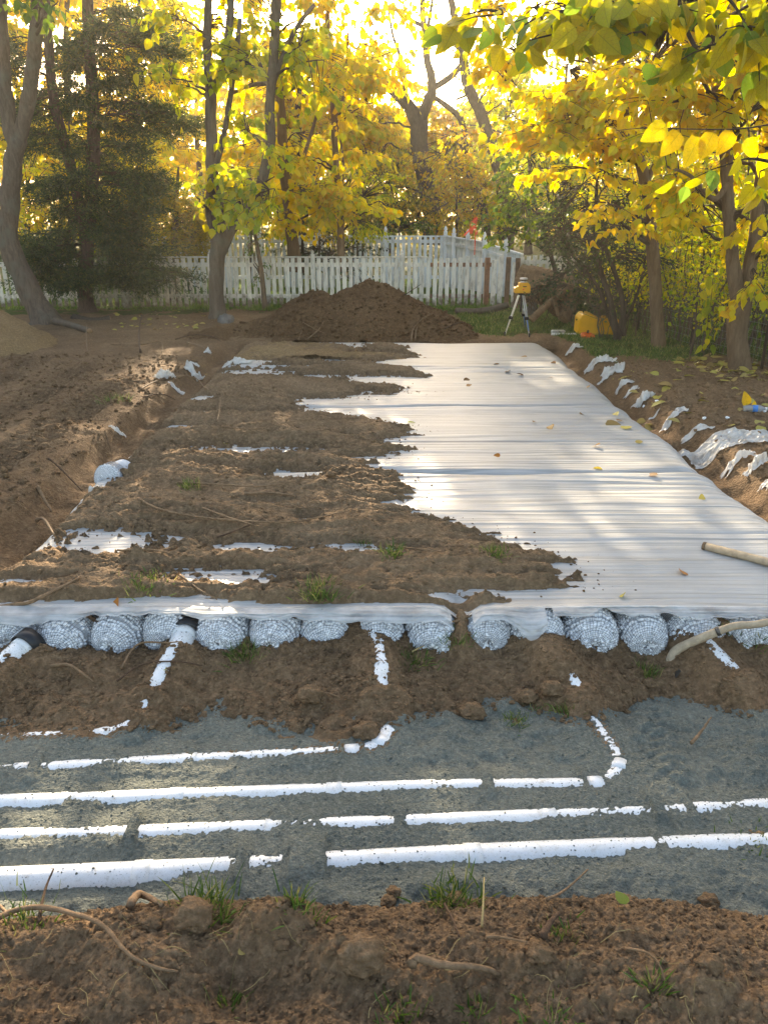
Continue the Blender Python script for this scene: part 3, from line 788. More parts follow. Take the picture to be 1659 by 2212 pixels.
LEAF_MESH = {}
def leaf_obj(pos, d, sd, nn, size, mat, parent, name='leaf', **kw):
    mat = {M['leaf_y']: M['leaf_y_vein'], M['leaf_yg']: M['leaf_yg_vein'], M['leaf_near']: M['leaf_near_vein']}.get(mat, mat)
    key = mat.name
    if key not in LEAF_MESH:
        # finer leaf for the ones that can be picked apart: rounder rim, raised halves, drooping tip
        u = np.linspace(0, 1, 8); w = 0.43 * np.sin(np.pi * u ** 0.72) ** 0.8 * (1 - 0.25 * u); w[0] = 0.02; w[-1] = 0.0
        w[1] = max(w[1], .24)
        V = []
        for a, b in zip(u, w):
            x = a * 1.1 - 0.10 * np.exp(-(a / .12) ** 2) * 0
            sag = -0.16 * a * a
            V += [(x - (0.06 if 0 < a < .2 else 0), b, 0.16 * b + sag), (x, 0, sag - 0.01), (x - (0.06 if 0 < a < .2 else 0), -b, 0.16 * b + sag)]
        Q = []
        for i in range(7):
            k = i * 3; Q += [(k + 1, k + 4, k + 3, k), (k + 2, k + 5, k + 4, k + 1)]
        me = make_mesh('leaf', np.array(V), np.array(Q)); me.materials.append(mat)
        st = MB().tube([(-0.35, 0, 0.05), (-.15, 0, .02), (0.02, 0, 0)], .012, 4)
        LEAF_MESH[key] = me
    o = bpy.data.objects.new(name, LEAF_MESH[key]); COL.objects.link(o)
    m = Matrix(((d[0], sd[0], nn[0], pos[0]), (d[1], sd[1], nn[1], pos[1]), (d[2], sd[2], nn[2], pos[2]), (0, 0, 0, 1)))
    m = m @ Matrix.Scale(float(size), 4)
    if parent is not None:
        o.parent = parent
        m = Matrix.Translation(-parent.location) @ m
    o.matrix_local = m
    for k, v in kw.items():
        if v is not None: o[k] = v
    return o

def in_view(P, margin=60):
    q = P - EYE
    dz = q @ _f
    x = CX + F_PX * (q @ _r) / dz; y = CY - F_PX * (q @ _u) / dz
    return (dz > 0) & (x > -margin) & (x < 1659 + margin) & (y > -margin) & (y < 2212 + margin), dz

def bez(a, b, c, n):
    t = np.linspace(0, 1, n)[:, None]
    return (1 - t) ** 2 * a + 2 * t * (1 - t) * b + t * t * c

def tree(name, label, stems, blobs, leaf, bark, lsize=0.13, group=None, category='tree', n_leaf_parts=0, per_twig=8, tpl='leaf', droop=0.8, limb_r=0.03, twig_len=0.45, base=None, sag=0.15, seg=12, clump=1.0):
    """stems: lists of (px, py, distance, radius); blobs: (px, py, distance, rx, ry, rz, twigs) in metres"""
    polys = []
    for st in stems:
        q = np.array([[*AY(a, b, c), r] for a, b, c, r in st])
        polys.append(catmull(q, 6))
    b0 = polys[0][0, :3] if base is None else np.asarray(base)
    root = empty(name, (b0[0], b0[1], max(0.0, b0[2])), label, category, group)
    for i, q in enumerate(polys):
        mb = MB()
        p = q[:, :3].copy()
        if i == 0:
            p = np.concatenate([[p[0] - (0, 0, 0.12)], p]); rr = np.concatenate([[q[0, 3] * 1.5], q[:, 3]])
            rr[1] *= 1.28; rr[2] *= 1.10
        else: rr = q[:, 3]
        p[:, 0] += 0.25 * rr * perlin(p[:, 2] * 2.5, p[:, 2] * 0 + i, 121); 
        mb.tube(p, rr * (1 + 0.10 * perlin(p[:, 2] * 4, p[:, 0] * 0 + i, 122)), seg, True, 0.03, 0.04)
        mb.obj('trunk' if i == 0 else 'limb', bark, root)
    allp = np.concatenate([q for q in polys])
    br = MB(); LV = []; LQ = []; nv = 0; cand = []
    T = {'leaf': (LEAF9, LEAF9Q), 'rhomb': (RHOMB, RHOMBQ), 'needle': (NEEDLE, np.array([(0, 1, 2, 3)]))}[tpl]
    for (px, py, yy, rx, ry, rz, nt) in blobs:
        c = AY(px, py, yy); rad = np.array([rx, ry, rz])
        nl = max(2, int(nt / 22))
        limbs = []
        for k in range(nl):
            v = unit(RNG.normal(size=3)) * RNG.uniform(.3, .85); tgt = c + v * rad
            dd = np.linalg.norm(allp[:, :3] - tgt, axis=1) + 1.5 * np.clip(allp[:, 2] - tgt[2] + 0.3, 0, 9)
            s = allp[dd.argmin()]
            L = np.linalg.norm(tgt - s[:3])
            mid = (s[:3] + tgt) / 2 + np.array([0, 0, 0.12 * L]) + RNG.normal(size=3) * 0.06 * L
            path = bez(s[:3], mid, tgt, 9)
            path[1:-1] += RNG.normal(size=(7, 3)) * 0.015 * L
            r0 = min(s[3] * 0.55, limb_r)
            br.tube(path, np.linspace(r0, r0 * 0.3, 9), 6, True)
            limbs.append(path)
        lp = np.concatenate(limbs)
        # twigs gather round a few centres so that the crown has gaps and clumps
        nc = max(3, int(nt / 9))
        cc = c + unit(RNG.normal(size=(nc, 3))) * (RNG.uniform(0, 1, (nc, 1)) ** (1 / 2.4)) * rad
        P0 = cc[RNG.integers(0, nc, nt)] + RNG.normal(size=(nt, 3)) * rad * 0.17 * clump
        for tp in P0:
            j = np.linalg.norm(lp - tp, axis=1).argmin(); s = lp[j]
            L = np.linalg.norm(tp - s)
            out = unit(tp - c + RNG.normal(size=3) * 0.4 * rad) ; out[2] = out[2] * 0.4 - 0.10
            tl = twig_len * RNG.uniform(.6, 1.3)
            e = tp + unit(out) * tl - np.array([0, 0, sag * tl])
            path = bez(s, (s + tp) / 2 + np.array([0, 0, .08 * L]), tp, 4)
            path = np.concatenate([path, [(tp + e) / 2 + np.array([0, 0, .04 * tl])], [e]])
            br.tube(path, np.linspace(min(.010, limb_r * .4), .0022, 6), 3, False)
            n = max(3, int(RNG.normal(per_twig, per_twig * .2)))
            t = np.linspace(0.0, 1, n)[:, None]
            lpos = tp + (e - tp) * t + RNG.normal(size=(n, 3)) * 0.02
            side = np.cross(unit(e - tp), [0, 0, 1.0]); sgn = np.where(np.arange(n) % 2 == 0, 1, -1)[:, None]
            dr = side * sgn * 0.75 + unit(e - tp) * 0.4 + RNG.normal(size=(n, 3)) * 0.35
            dr[:, 2] -= droop
            if tpl != 'needle': lpos = lpos + unit(dr) * lsize * 0.3
            cand.append((lpos, dr))
    if cand:
        pos = np.concatenate([a for a, _ in cand]); dr = np.concatenate([b for _, b in cand])
        sz = lsize * RNG.uniform(.45, 1.3, len(pos))
        keep = np.ones(len(pos), bool)
        if n_leaf_parts:
            v, dz = in_view(pos)
            order = np.argsort(np.where(v, dz / sz, 1e6))[:n_leaf_parts]
            keep[order] = False
            _, _, (d3, s3, n3) = scatter_leaves(pos[order], dr[order], sz[order])
            for k, i in enumerate(order):
                leaf_obj(pos[i], d3[k], s3[k], n3[k], sz[i], leaf, root)
        V, Q, _ = scatter_leaves(pos[keep], dr[keep], sz[keep], T[0], T[1])
        cr = make_mesh('crown', V - np.array(root.location), Q, False); link('crown', cr, leaf, root, kind='stuff')
        br.obj('branches', M['twig'] if bark is not M['bark_dark'] else M['bark_dark'], root, kind='stuff')
    return root

def spray_tree(name, label, stems, blobs, leaf, bark, n_spray, group=None, needles=26, slen=0.55):
    """cedar: long level limbs carrying flat sprays of fine foliage"""
    polys = []
    for st in stems:
        q = np.array([[*AY(a, b, c), r] for a, b, c, r in st]); polys.append(catmull(q, 6))
    b0 = polys[0][0, :3]
    root = empty(name, (b0[0], b0[1], 0), label, 'tree', group)
    for i, q in enumerate(polys):
        p = q[:, :3]; rr = q[:, 3].copy()
        if i == 0: p = np.concatenate([[p[0] - (0, 0, .15)], p]); rr = np.concatenate([[rr[0] * 1.5], rr]); rr[1] *= 1.25
        MB().tube(p, rr, 12, True, .06).obj('trunk' if i == 0 else 'limb', bark, root)
    allp = np.concatenate(polys)
    br = MB(); P = []; Dr = []; Sz = []
    for (px, py, yy, rx, ry, rz, nl) in blobs:
        c = AY(px, py, yy); rad = np.array([rx, ry, rz])
        for k in range(nl):
            tgt = c + unit(RNG.normal(size=3)) * RNG.uniform(.35, 1.0) * rad
            dd = np.linalg.norm(allp[:, :3] - tgt, axis=1) + 2.0 * np.abs(allp[:, 2] - tgt[2] - 0.1)
            s = allp[dd.argmin()]
            L = np.linalg.norm(tgt - s[:3])
            path = bez(s[:3], (s[:3] + tgt) / 2 + np.array([0, 0, .10 * L]), tgt, 12) + RNG.normal(size=(12, 3)) * 0.012 * L
            br.tube(path, np.linspace(.018, .004, 12), 5, False)
            m = n_spray
            t = RNG.uniform(.25, 1, m) ** 0.7
            idx = np.clip((t * 11).astype(int), 0, 10)
            b = path[idx] + (path[idx + 1] - path[idx]) * RNG.uniform(0, 1, (m, 1))
            ax = unit(tgt - s[:3])[None] * RNG.uniform(.2, 1, (m, 1)) + RNG.normal(size=(m, 3)) * np.array([.7, .7, .30])
            ax[:, 2] -= 0.12; ax = unit(ax)
            sl = slen * RNG.uniform(.4, 1.1, m)
            for j in range(m):
                e = b[j] + ax[j] * sl[j]
                br.tube(np.array([b[j], (b[j] + e) / 2 + (0, 0, .02), e]), [.004, .003, .0015], 3, False)
                u = RNG.uniform(.1, 1.05, needles)[:, None]
                p = b[j] + (e - b[j]) * u + RNG.normal(size=(needles, 3)) * np.array([.05, .05, .035])
                P.append(p); Dr.append(ax[j] + RNG.normal(size=(needles, 3)) * .6); Sz.append(RNG.uniform(.05, .11, needles))
    P = np.concatenate(P); Dr = np.concatenate(Dr); Sz = np.concatenate(Sz)
    V, Q, _ = scatter_leaves(P, Dr, Sz, RHOMB, RHOMBQ, 0.42)
    link('foliage', make_mesh('foliage', V - np.array(root.location), Q, False), leaf, root, kind='stuff')
    br.obj('branches', M['twig'], root, kind='stuff')
    return root

def blades(mb, base, n, h, spread, w=0.004, lean=0.45):
    base = np.asarray(base, float)
    p = base + np.stack([RNG.normal(size=n) * spread, RNG.normal(size=n) * spread, np.zeros(n) - 0.01], -1)
    d = np.stack([RNG.normal(size=n) * lean, RNG.normal(size=n) * lean, np.ones(n)], -1)
    d[:, :2] += (p - base)[:, :2] / max(spread, 1e-3) * 0.25
    L = h * RNG.uniform(.45, 1.1, n)
    d = unit(d)
    sd = unit(np.cross(d, RNG.normal(size=(n, 3))))
    ww = w * RNG.uniform(.6, 1.3, n)
    t = BLADE[:, 0]
    V = p[:, None] + L[:, None, None] * t[None, :, None] * d[:, None] + ww[:, None, None] * BLADE[None, :, 1:2] * sd[:, None]
    V[:, :, 2] -= (L * .35)[:, None] * t[None] ** 2 * np.hypot(d[:, 0], d[:, 1])[:, None]
    o = (np.arange(n) * 7)[:, None, None]
    mb.add(V.reshape(-1, 3), (BLADEQ[None] + o).reshape(-1, 4), (BLADET[None] + o).reshape(-1, 3))

# icosphere templates for clods, beads and stones
def ico(sub):
    t = (1 + 5 ** .5) / 2
    V = [(-1, t, 0), (1, t, 0), (-1, -t, 0), (1, -t, 0), (0, -1, t), (0, 1, t), (0, -1, -t), (0, 1, -t), (t, 0, -1), (t, 0, 1), (-t, 0, -1), (-t, 0, 1)]
    F = [(0, 11, 5), (0, 5, 1), (0, 1, 7), (0, 7, 10), (0, 10, 11), (1, 5, 9), (5, 11, 4), (11, 10, 2), (10, 7, 6), (7, 1, 8), (3, 9, 4), (3, 4, 2), (3, 2, 6), (3, 6, 8), (3, 8, 9), (4, 9, 5), (2, 4, 11), (6, 2, 10), (8, 6, 7), (9, 8, 1)]
    V = [np.array(v) / np.linalg.norm(v) for v in V]
    for _ in range(sub):
        mid = {}; F2 = []
        def m(a, b):
            k = (min(a, b), max(a, b))
            if k not in mid: V.append((V[a] + V[b]) / np.linalg.norm(V[a] + V[b])); mid[k] = len(V) - 1
            return mid[k]
        for a, b, c in F:
            x, y, z = m(a, b), m(b, c), m(c, a); F2 += [(a, x, z), (b, y, x), (c, z, y), (x, y, z)]
        F = F2
    return np.array(V), np.array(F)
ICO = [ico(0), ico(1), ico(2), ico(3)]

def lumps(mb, pos, size, sub=1, rough=0.22, flat=0.8):
    tv, tf = ICO[sub]; n = len(pos)
    size = np.broadcast_to(size, (n,))
    rr = 1 + rough * RNG.normal(size=(n, len(tv)))
    sc = size[:, None] * RNG.uniform(.7, 1.25, (n, 3)) * np.array([1, 1, flat])
    A = unit(RNG.normal(size=(n, 3))); B = unit(np.cross(A, RNG.normal(size=(n, 3)))); Cc = np.cross(A, B)
    base = tv[None] * rr[..., None]
    rot = base[..., :1] * A[:, None] + base[..., 1:2] * B[:, None] + base[..., 2:] * Cc[:, None]
    V = np.asarray(pos)[:, None] + rot * sc[:, None]
    T = tf[None] + (np.arange(n) * len(tv))[:, None, None]
    mb.add(V.reshape(-1, 3), None, T.reshape(-1, 3))
# ================================================================== fabric, bundles and pipes
fab = empty('filter_fabric', (0.2, 7.8, 0.0), 'long white ribbed filter fabric sheet stretched over the drain bed', 'fabric sheet')
ys = np.concatenate([np.arange(3.40, 6.6, 0.0095), np.arange(6.6, BED_Y1 + 0.001, 0.02)])
uu = np.concatenate([np.linspace(0, .09, 14)[:-1], np.linspace(.09, .91, 70)[:-1], np.linspace(.91, 1, 14)])
U, Y = np.meshgrid(uu, ys)
EL, ER = edge_l(Y) - 0.14, edge_r(Y) + 0.14
X = EL + (ER - EL) * U
V = np.stack([X, Y, SH(X, Y)], -1).reshape(-1, 3)
link('sheet', make_mesh('sheet', V - np.array([0.2, 7.8, 0]), grid_faces(len(ys), len(uu))), M['fabric'], fab)

def skirt(x0, x1, drop, name, mat, seed, ragged=0.012, z_off=0.0):
    xs = np.arange(x0, x1, 0.012); vv = np.linspace(0, 1, 16)
    Xs, Vv = np.meshgrid(xs, vv)
    dr = drop(Xs) + ragged * fbm(Xs * 7, Xs * 0 + seed, 3, seed)
    z0 = SH(Xs, Xs * 0 + 3.405)
    Z = z0 + 0.002 - dr * Vv ** 1.1
    sag = 0.009 * perlin(Xs * 3.5, Vv * 3, seed + 3) + 0.006 * perlin(Xs * 1.2 + Vv, Vv * 9, seed + 5) + .004 * np.abs(perlin(Xs * 9 + Vv * 3, Vv * 2, seed + 6))
    Yv = 3.405 - 0.135 * np.sqrt(np.clip(1 - np.clip((Z + 0.15) / 0.155, -1, 1) ** 2, 0, 1)) * sstep(0, .35, Vv) - 0.012 - sag
    Yv[0] = 3.41
    V = np.stack([Xs, Yv, Z], -1).reshape(-1, 3)
    link(name, make_mesh(name, V - np.array([0.2, 7.8, 0]), grid_faces(len(vv), len(xs))), mat, fab)
skirt(-2.2, 0.335, lambda x: 0.028 + 0.014 * np.sin(x * 2.1 + 0.4) + 0.016 * sstep(-1.4, -1.9, x), 'front_skirt', M['fabric_thin'], 131)
skirt(0.435, 0.80, lambda x: 0.03 + 0.08 * np.exp(-((x - .72) / .07) ** 2), 'front_skirt', M['fabric_thin'], 133)
skirt(0.83, 2.6, lambda x: 0.012 + 0.010 * sstep(.85, 1.5, x) + 0.005 * np.sin(x * 3), 'front_skirt', M['fabric_thin'], 135)

BW = 0.265
def bundle_meshes(seed):
    rng = np.random.default_rng(seed)
    Rb, dep = 0.128, 0.115
    def surf(r, th, k=1.0):                     # r 0..1 from the tied middle of the end to the rim
        rr = Rb * r * k
        y = -dep * k * np.clip(1 - r ** 2.6, 0, 1) ** 0.62 + 0.03 * np.exp(-(r / 0.16) ** 2)
        return np.stack([rr * np.cos(th) * 1.03, y, rr * np.sin(th) * 0.98], -1)
    core = MB()
    rs = np.linspace(0, 1, 14); th = np.arange(28) / 28 * 2 * np.pi
    Rg, Tg = np.meshgrid(rs, th, indexing='ij')
    Vc = surf(Rg, Tg, 0.93).reshape(-1, 3)
    Vb = np.stack([Rb * .93 * np.cos(th), np.full(28, 0.8), Rb * .93 * np.sin(th)], -1)
    Vc = np.concatenate([Vc, Vb])
    i = np.arange(14)[:, None] * 28; j = np.arange(28)[None]; k2 = (j + 1) % 28
    core.add(Vc, np.stack([i + j, i + k2, i + 28 + k2, i + 28 + j], -1).reshape(-1, 4))
    beads = MB(); P = []; Sz = []
    for r in np.arange(0.06, 1.0, 0.085):
        n = max(5, int(2 * np.pi * r * Rb / 0.0155))
        t = np.arange(n) / n * 2 * np.pi + rng.uniform(0, 6) + rng.normal(size=n) * 0.25 / n
        P.append(surf(np.clip(r + rng.normal(size=n) * .012, 0, 1), t, 0.97)); Sz.append(rng.uniform(.0085, .0115, n))
    for yb in np.arange(0.01, 0.08, 0.017):     # a short stretch of the flank
        n = 52; t = np.arange(n) / n * 2 * np.pi + rng.uniform(0, 6)
        P.append(np.stack([Rb * np.cos(t), np.full(n, yb) + rng.normal(size=n) * .003, Rb * np.sin(t)], -1)); Sz.append(rng.uniform(.007, .0095, n))
    lumps(beads, np.concatenate(P), np.concatenate(Sz), 1, 0.12, 0.95)
    net = MB()
    nm = 44
    for a in np.arange(nm) / nm * 2 * np.pi:
        r = np.linspace(0.10, 1, 15); tt = a + 0.5 * (1 - r) + rng.normal(size=15) * 0.012
        q = surf(r, tt, 1.055)
        q = np.concatenate([q, [[Rb * 1.055 * np.cos(a), .18, Rb * 1.055 * np.sin(a)], [Rb * 1.055 * np.cos(a), .36, Rb * 1.055 * np.sin(a)]]])
        net.tube(q, 0.00085, 3, False)
    for r in np.arange(0.12, 1.0, 0.062):
        t = np.linspace(0, 2 * np.pi, 49); q = surf(r + 0.010 * np.sin(t * 9 + rng.uniform(0, 6)), t, 1.055); net.tube(q, 0.00085, 3, False)
    for yb in np.arange(.01, .34, .016):
        t = np.linspace(0, 2 * np.pi, 37); net.tube(np.stack([Rb * 1.055 * np.cos(t), np.full(37, yb), Rb * 1.055 * np.sin(t)], -1), 0.00085, 3, False)
    tie = MB().tube(surf(np.linspace(0, .1, 5), np.linspace(0, 2, 5), 1.1) - np.array([0, .004, 0]), .004, 5)
    return [(n, m.mesh(n), mt, kd) for n, m, mt, kd in (('core', core, M['void'], None), ('aggregate', beads, M['bead'], 'stuff'), ('netting', net, M['net'], 'stuff'), ('tie', tie, M['net'], None))]
BV = [bundle_meshes(200 + k) for k in range(3)]
bx = -2.03; k = 0
ORD = ['first', 'second', 'third', 'fourth', 'fifth', 'sixth', 'seventh', 'eighth', 'ninth', 'tenth', 'eleventh', 'twelfth', 'thirteenth', 'fourteenth', 'fifteenth', 'sixteenth', 'seventeenth', 'eighteenth']
BUND = {2: 'partly hidden netted foam bundle cut off by the left picture edge', 3: 'netted foam bundle end with the far left white pipe in its lower corner',
        4: 'netted foam bundle end with a dark twig leaning against it', 5: 'smooth netted foam bundle end left of the open white pipe collar',
        6: 'netted foam bundle end with the white pipe collar in front', 7: 'netted foam bundle end just right of the white pipe collar',
        8: 'netted foam bundle end behind a fallen dark stick', 9: 'netted foam bundle end above the middle buried pipe',
        10: 'netted foam bundle end left of the torn sagging fabric', 11: 'netted foam bundle end at the torn fabric beside a big clod',
        12: 'netted foam bundle end under the hanging fabric flap', 13: 'netted foam bundle end right of the hanging fabric flap with coarse white pieces',
        14: 'netted foam bundle end left of the right hand pipe stub', 15: 'netted foam bundle end with the right hand pipe stub below',
        16: 'netted foam bundle end right of the right hand pipe stub', 17: 'netted foam bundle end behind the shovel handle at the right edge'}
for i in range(18):
    if i in (0, 17): continue
    x = BED_X0 + 0.06 + i * BW
    lab = BUND.get(i - 0 + 1, None)
    if x < -2.0: lab = 'netted foam bundle at the outer left end of the row'
    e = empty('aggregate_bundle', (x, 3.415 + 0.014 * math.sin(i * 2.1), -0.15), lab or 'netted foam bundle at the outer right end of the row', 'drain bundle', 'netted aggregate bundles along the front of the bed')
    sc = 1.02 + 0.06 * math.sin(i * 3.7); e.location.z += 0.010 * math.sin(i * 5.3) - .012 - .128 * max(0, sc - 1.0); e.rotation_euler = (0, 0, 0.08 * math.sin(i * 1.9))
    for n, me, mt, kd in BV[i % 3]:
        o = link(n, me, mt, e, kind=kd)
        o.scale = (sc, 1.0 + 0.15 * math.sin(i * 4.4), sc); o.rotation_euler = (0, i * 1.3, 0)
LB = {}
for o in COL.objects:
    if o.name.startswith('aggregate_bundle'):
        if o['label'] in LB: o['label'] = 'netted foam bundle beyond the right edge of the picture' if o.location.x > 0 else 'netted foam bundle beyond the left edge of the picture'
        LB[o['label']] = 1
# one dirty bundle end at the left edge of the bed, seen where the fabric slipped
e = empty('aggregate_bundle', (BED_X0 + 0.12, 5.52, -0.045), 'single netted bundle bulging at the left edge of the bed', 'drain bundle', 'netted aggregate bundles along the front of the bed')
for n, me, mt, kd in BV[1]:
    o = link(n, me, mt, e, kind=kd); o.scale = (0.95, 0.25, 0.95); o.rotation_euler = (0, 0, -0.35)

PL = {'a': 'long white buried pipe ending in an open collar at a bundle', 'b': 'white buried pipe with a coupling and bend into the middle bundle', 'c': 'white buried pipe with a right angle elbow at the right',
      'd': 'white buried pipe second nearest, running the whole width', 'e': 'nearest and most exposed white pipe running the whole width', 'f': 'short white pipe stub at the far left bundle', 'g': 'thin exposed white pipe slanting from the right hand bundle past the shovel'}
def ring(p, i, half, r, parent, name='coupling'):
    P = p['P']; t = unit(P[min(i + 2, len(P) - 1)] - P[max(i - 2, 0)])
    c = P[i]
    MB().lathe([(p['r'] * .96, -half - .001), (r, -half), (r, half), (p['r'] * .96, half + .001)], c, t, 24).obj(name, M['pvc'], parent)
def near_i(p, px, py):
    q = p['P'] - EYE; dz = q @ _f
    x = CX + F_PX * (q @ _r) / dz; y = CY - F_PX * (q @ _u) / dz
    return int(np.argmin((x - px) ** 2 + (y - py) ** 2))
for key, p in PIPES.items():
    e = empty('drain_pipe', p['P'][len(p['P']) // 2], PL[key], 'pipe', 'white drain pipes in the trench')
    MB().tube(p['P'][::2], p['r'], 22).obj('pipe_run', M['pvc'], e)
    rings = {'a': [(225, 1602), (398, 1372)], 'b': [(50, 1679), (412, 1658), (760, 1638), (822, 1615)], 'c': [(151, 1745), (384, 1736), (720, 1724), (1282, 1708), (1333, 1672)], 'd': [(592, 1804), (1184, 1780)], 'e': [(312, 1898), (1019, 1860)], 'f': [(55, 1400)], 'g': []}[key]
    for a, b in rings:
        ring(p, near_i(p, a, b), 0.03, p['r'] + 0.003, e)
    if key in 'af':                              # the dark rubber collar in the bundle
        t = unit(p['P'][-1] - p['P'][-6])
        MB().lathe([(.066, -.02), (.074, -.02), (.074, .05), (.066, .05), (.066, -.02)], p['P'][-1] - t * 0.01, t, 24).obj('rubber_collar', M['black'], e)

# ================================================================== fences
def picket_mesh(w, h, t=0.018, seed=0):
    mb = MB(); rng = np.random.default_rng(seed)
    mb.box((0, 0, h / 2), (w, t, h), None, 0.003)
    me = mb.mesh('picket', (0, 0, 0), False)
    return me
PK = []
for k in range(6):
    me = picket_mesh(0.083 + 0.006 * (k % 3), 1.0 + 0.012 * (k % 4), seed=k); me.materials.append(M['picket']); PK.append(me)
FY = 17.3
fence = empty('picket_fence', (-3.4, FY, 0.0), 'weathered white picket fence running behind the dirt pile and trees', 'fence')
def fpart(mb, name, mat): return mb.obj(name, mat, fence, smooth=False)
x = -9.4; k = 0
while x < 2.28:
    if not (1.93 < x < 2.03):
        o = link('picket', PK[k % 6], None, fence)
        o.location = (x + 3.4 + random.uniform(-.006, .006), random.uniform(-.004, .004), 0.03 + random.uniform(-.01, .01))
        o.rotation_euler = (0, random.gauss(0, .008), 0)
    x += 0.138; k += 1
for (x0, x1, mt) in ((-9.4, -5.6, 'picket'), (-5.59, -3.7, 'picket'), (-3.69, -1.8, 'picket'), (-1.79, 0.95, 'picket'), (0.96, 2.3, 'rust')):
    fpart(MB().box(((x0 + x1) / 2, FY + .03, .90), (x1 - x0, .038, .085)), 'rail', M[mt])
    fpart(MB().box(((x0 + x1) / 2, FY + .03, .25), (x1 - x0, .038, .085)), 'rail', M['picket' if mt == 'picket' else 'brownpost'])
for (x0, x1) in ((-9.4, -3.75), (-3.74, 0.93)):
    fpart(MB().box(((x0 + x1) / 2, FY + .012, 1.058), (x1 - x0, .10, .022)), 'cap_rail', M['picket'])
for xp in (-7.5, -5.6, -3.7, -1.52, 0.38 + .0, ):
    mb = MB().box((xp, FY - .022, .56), (.095, .095, 1.12), None, .004)
    po = fpart(mb, 'post', M['picket'])
    MB().lathe([(.0, 0), (.035, .0), (.02, .012), (.034, .035), (.026, .06), (.0, .085)], (xp, FY - .022, 1.12), (0, 0, 1), 12).obj('finial', M['picket'], po)
fpart(MB().box((2.21, FY - .05, .52), (.10, .10, 1.06), None, .004), 'post', M['rust'])

f2 = empty('picket_fence', (3.2, FY + 0.1, 0), 'short fence run of mixed white boards and brown posts behind the logs', 'fence')
for xp, w, h, mt in ((2.36, .11, 1.0, 'picket'), (2.50, .11, 1.08, 'picket'), (2.66, .10, 1.06, 'brownpost'), (2.78, .06, .95, 'picket'), (2.86, .10, 1.04, 'brownpost')):
    o = MB().box((xp, FY - .02, h / 2), (w, .06 if mt == 'brownpost' else .02, h), None, .003).obj('post' if mt == 'brownpost' else 'board', M[mt], f2, smooth=False)
for k in range(16):
    o = link('picket', PK[k % 6], None, f2); o.location = (-.22 + k * .14, .05 + k * 0.02, 0.06); o.rotation_euler = (0, 0, 0.14)
MB().box((4.1, FY + .30, .95), (2.3, .04, .08), [[math.cos(.14), -math.sin(.14), 0], [math.sin(.14), math.cos(.14), 0], [0, 0, 1]]).obj('rail', M['picket'], f2, smooth=False)
MB().box((4.1, FY + .30, .28), (2.3, .04, .08), [[math.cos(.14), -math.sin(.14), 0], [math.sin(.14), math.cos(.14), 0], [0, 0, 1]]).obj('rail', M['picket'], f2, smooth=False)

far = empty('picket_fence', (-1.5, 22.5, 0), 'taller bluish white fence with pointed post caps, farther back', 'fence')
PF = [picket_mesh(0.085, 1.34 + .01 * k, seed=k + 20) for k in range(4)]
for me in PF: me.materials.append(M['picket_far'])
xa = AY(330, 505, 22.5)[0]; xb = AY(958, 505, 22.5)[0]
x = xa; k = 0
while x < xb:
    o = link('picket', PF[k % 4], None, far); o.location = (x + 1.5, random.uniform(-.006, .006), 0.02); x += 0.15; k += 1
def frail(a, b, za, zb, h, name, mat, t=0.04):
    a = np.array(a, float); b = np.array(b, float)
    mb = MB()
    n = unit(np.array([-(b - a)[1], (b - a)[0], 0.0])) * t / 2
    A0, B0 = np.array([a[0], a[1], za]), np.array([b[0], b[1], zb])
    V = [A0 - n, A0 + n, B0 + n, B0 - n]; V = V + [v + np.array([0, 0, h]) for v in V]
    mb.add(np.array(V), [[3, 2, 1, 0], [4, 5, 6, 7], [0, 1, 5, 4], [1, 2, 6, 5], [2, 3, 7, 6], [3, 0, 4, 7]])
    return mb.obj(name, mat, far, smooth=False)
frail((xa, 22.53), (xb, 22.53), 1.36, 1.36, .035, 'cap_rail', M['picket_far'], .09)
frail((xa, 22.55), (xb, 22.55), 1.20, 1.20, .09, 'rail', M['picket_far'])
frail((xa, 22.55), (xb, 22.55), .25, .25, .09, 'rail', M['picket_far'])
c1 = AY(962, 505, 22.5); c2 = AY(1052, 521, 20.6); c3 = AY(1130, 545, 19.6)
for seg_i, (p0, p1, zt0, zt1, nb) in enumerate(((c1, c2, 1.37, 1.24, 15), (c2, c3, 1.22, 1.0, 9))):
    for q in range(nb):
        t0, t1 = q / nb, (q + .93) / nb
        a = p0 + (p1 - p0) * t0; b = p0 + (p1 - p0) * t1
        zt = lerp(zt0, zt1, t0)
        frail(a[:2], b[:2], 0.05, 0.05, zt - 0.03, 'board', M['picket_far'], .02)
    frail(p0[:2] - np.array([.03, .03]), p1[:2] - np.array([.03, .03]), zt0 - .0, zt1 - .0, .04, 'cap_rail', M['picket_far'], .1)
    frail(p0[:2] - np.array([.04, .03]), p1[:2] - np.array([.04, .03]), zt0 - .2, zt1 - .2, .08, 'rail', M['picket_far'], .03)
for (px, py, yy) in ((562, 505, 22.4), (690, 505, 22.4), (833, 505, 22.4), (962, 504, 22.42), (980, 508, 22.0), (1010, 512, 21.4), (1046, 518, 20.6), (1092, 530, 20.0)):
    p = AY(px, py, yy)
    h = p[2] + .03
    po = MB().box((p[0], p[1] - .03, h / 2), (.10, .10, h), None, .004).obj('post', M['picket_far'], far, smooth=False)
    MB().lathe([(.0, 0), (.06, 0), (.06, .02), (.03, .03), (.05, .075), (.03, .13), (0, .17)], (p[0], p[1] - .03, h), (0, 0, 1), 10).obj('finial', M['picket_far'], po)
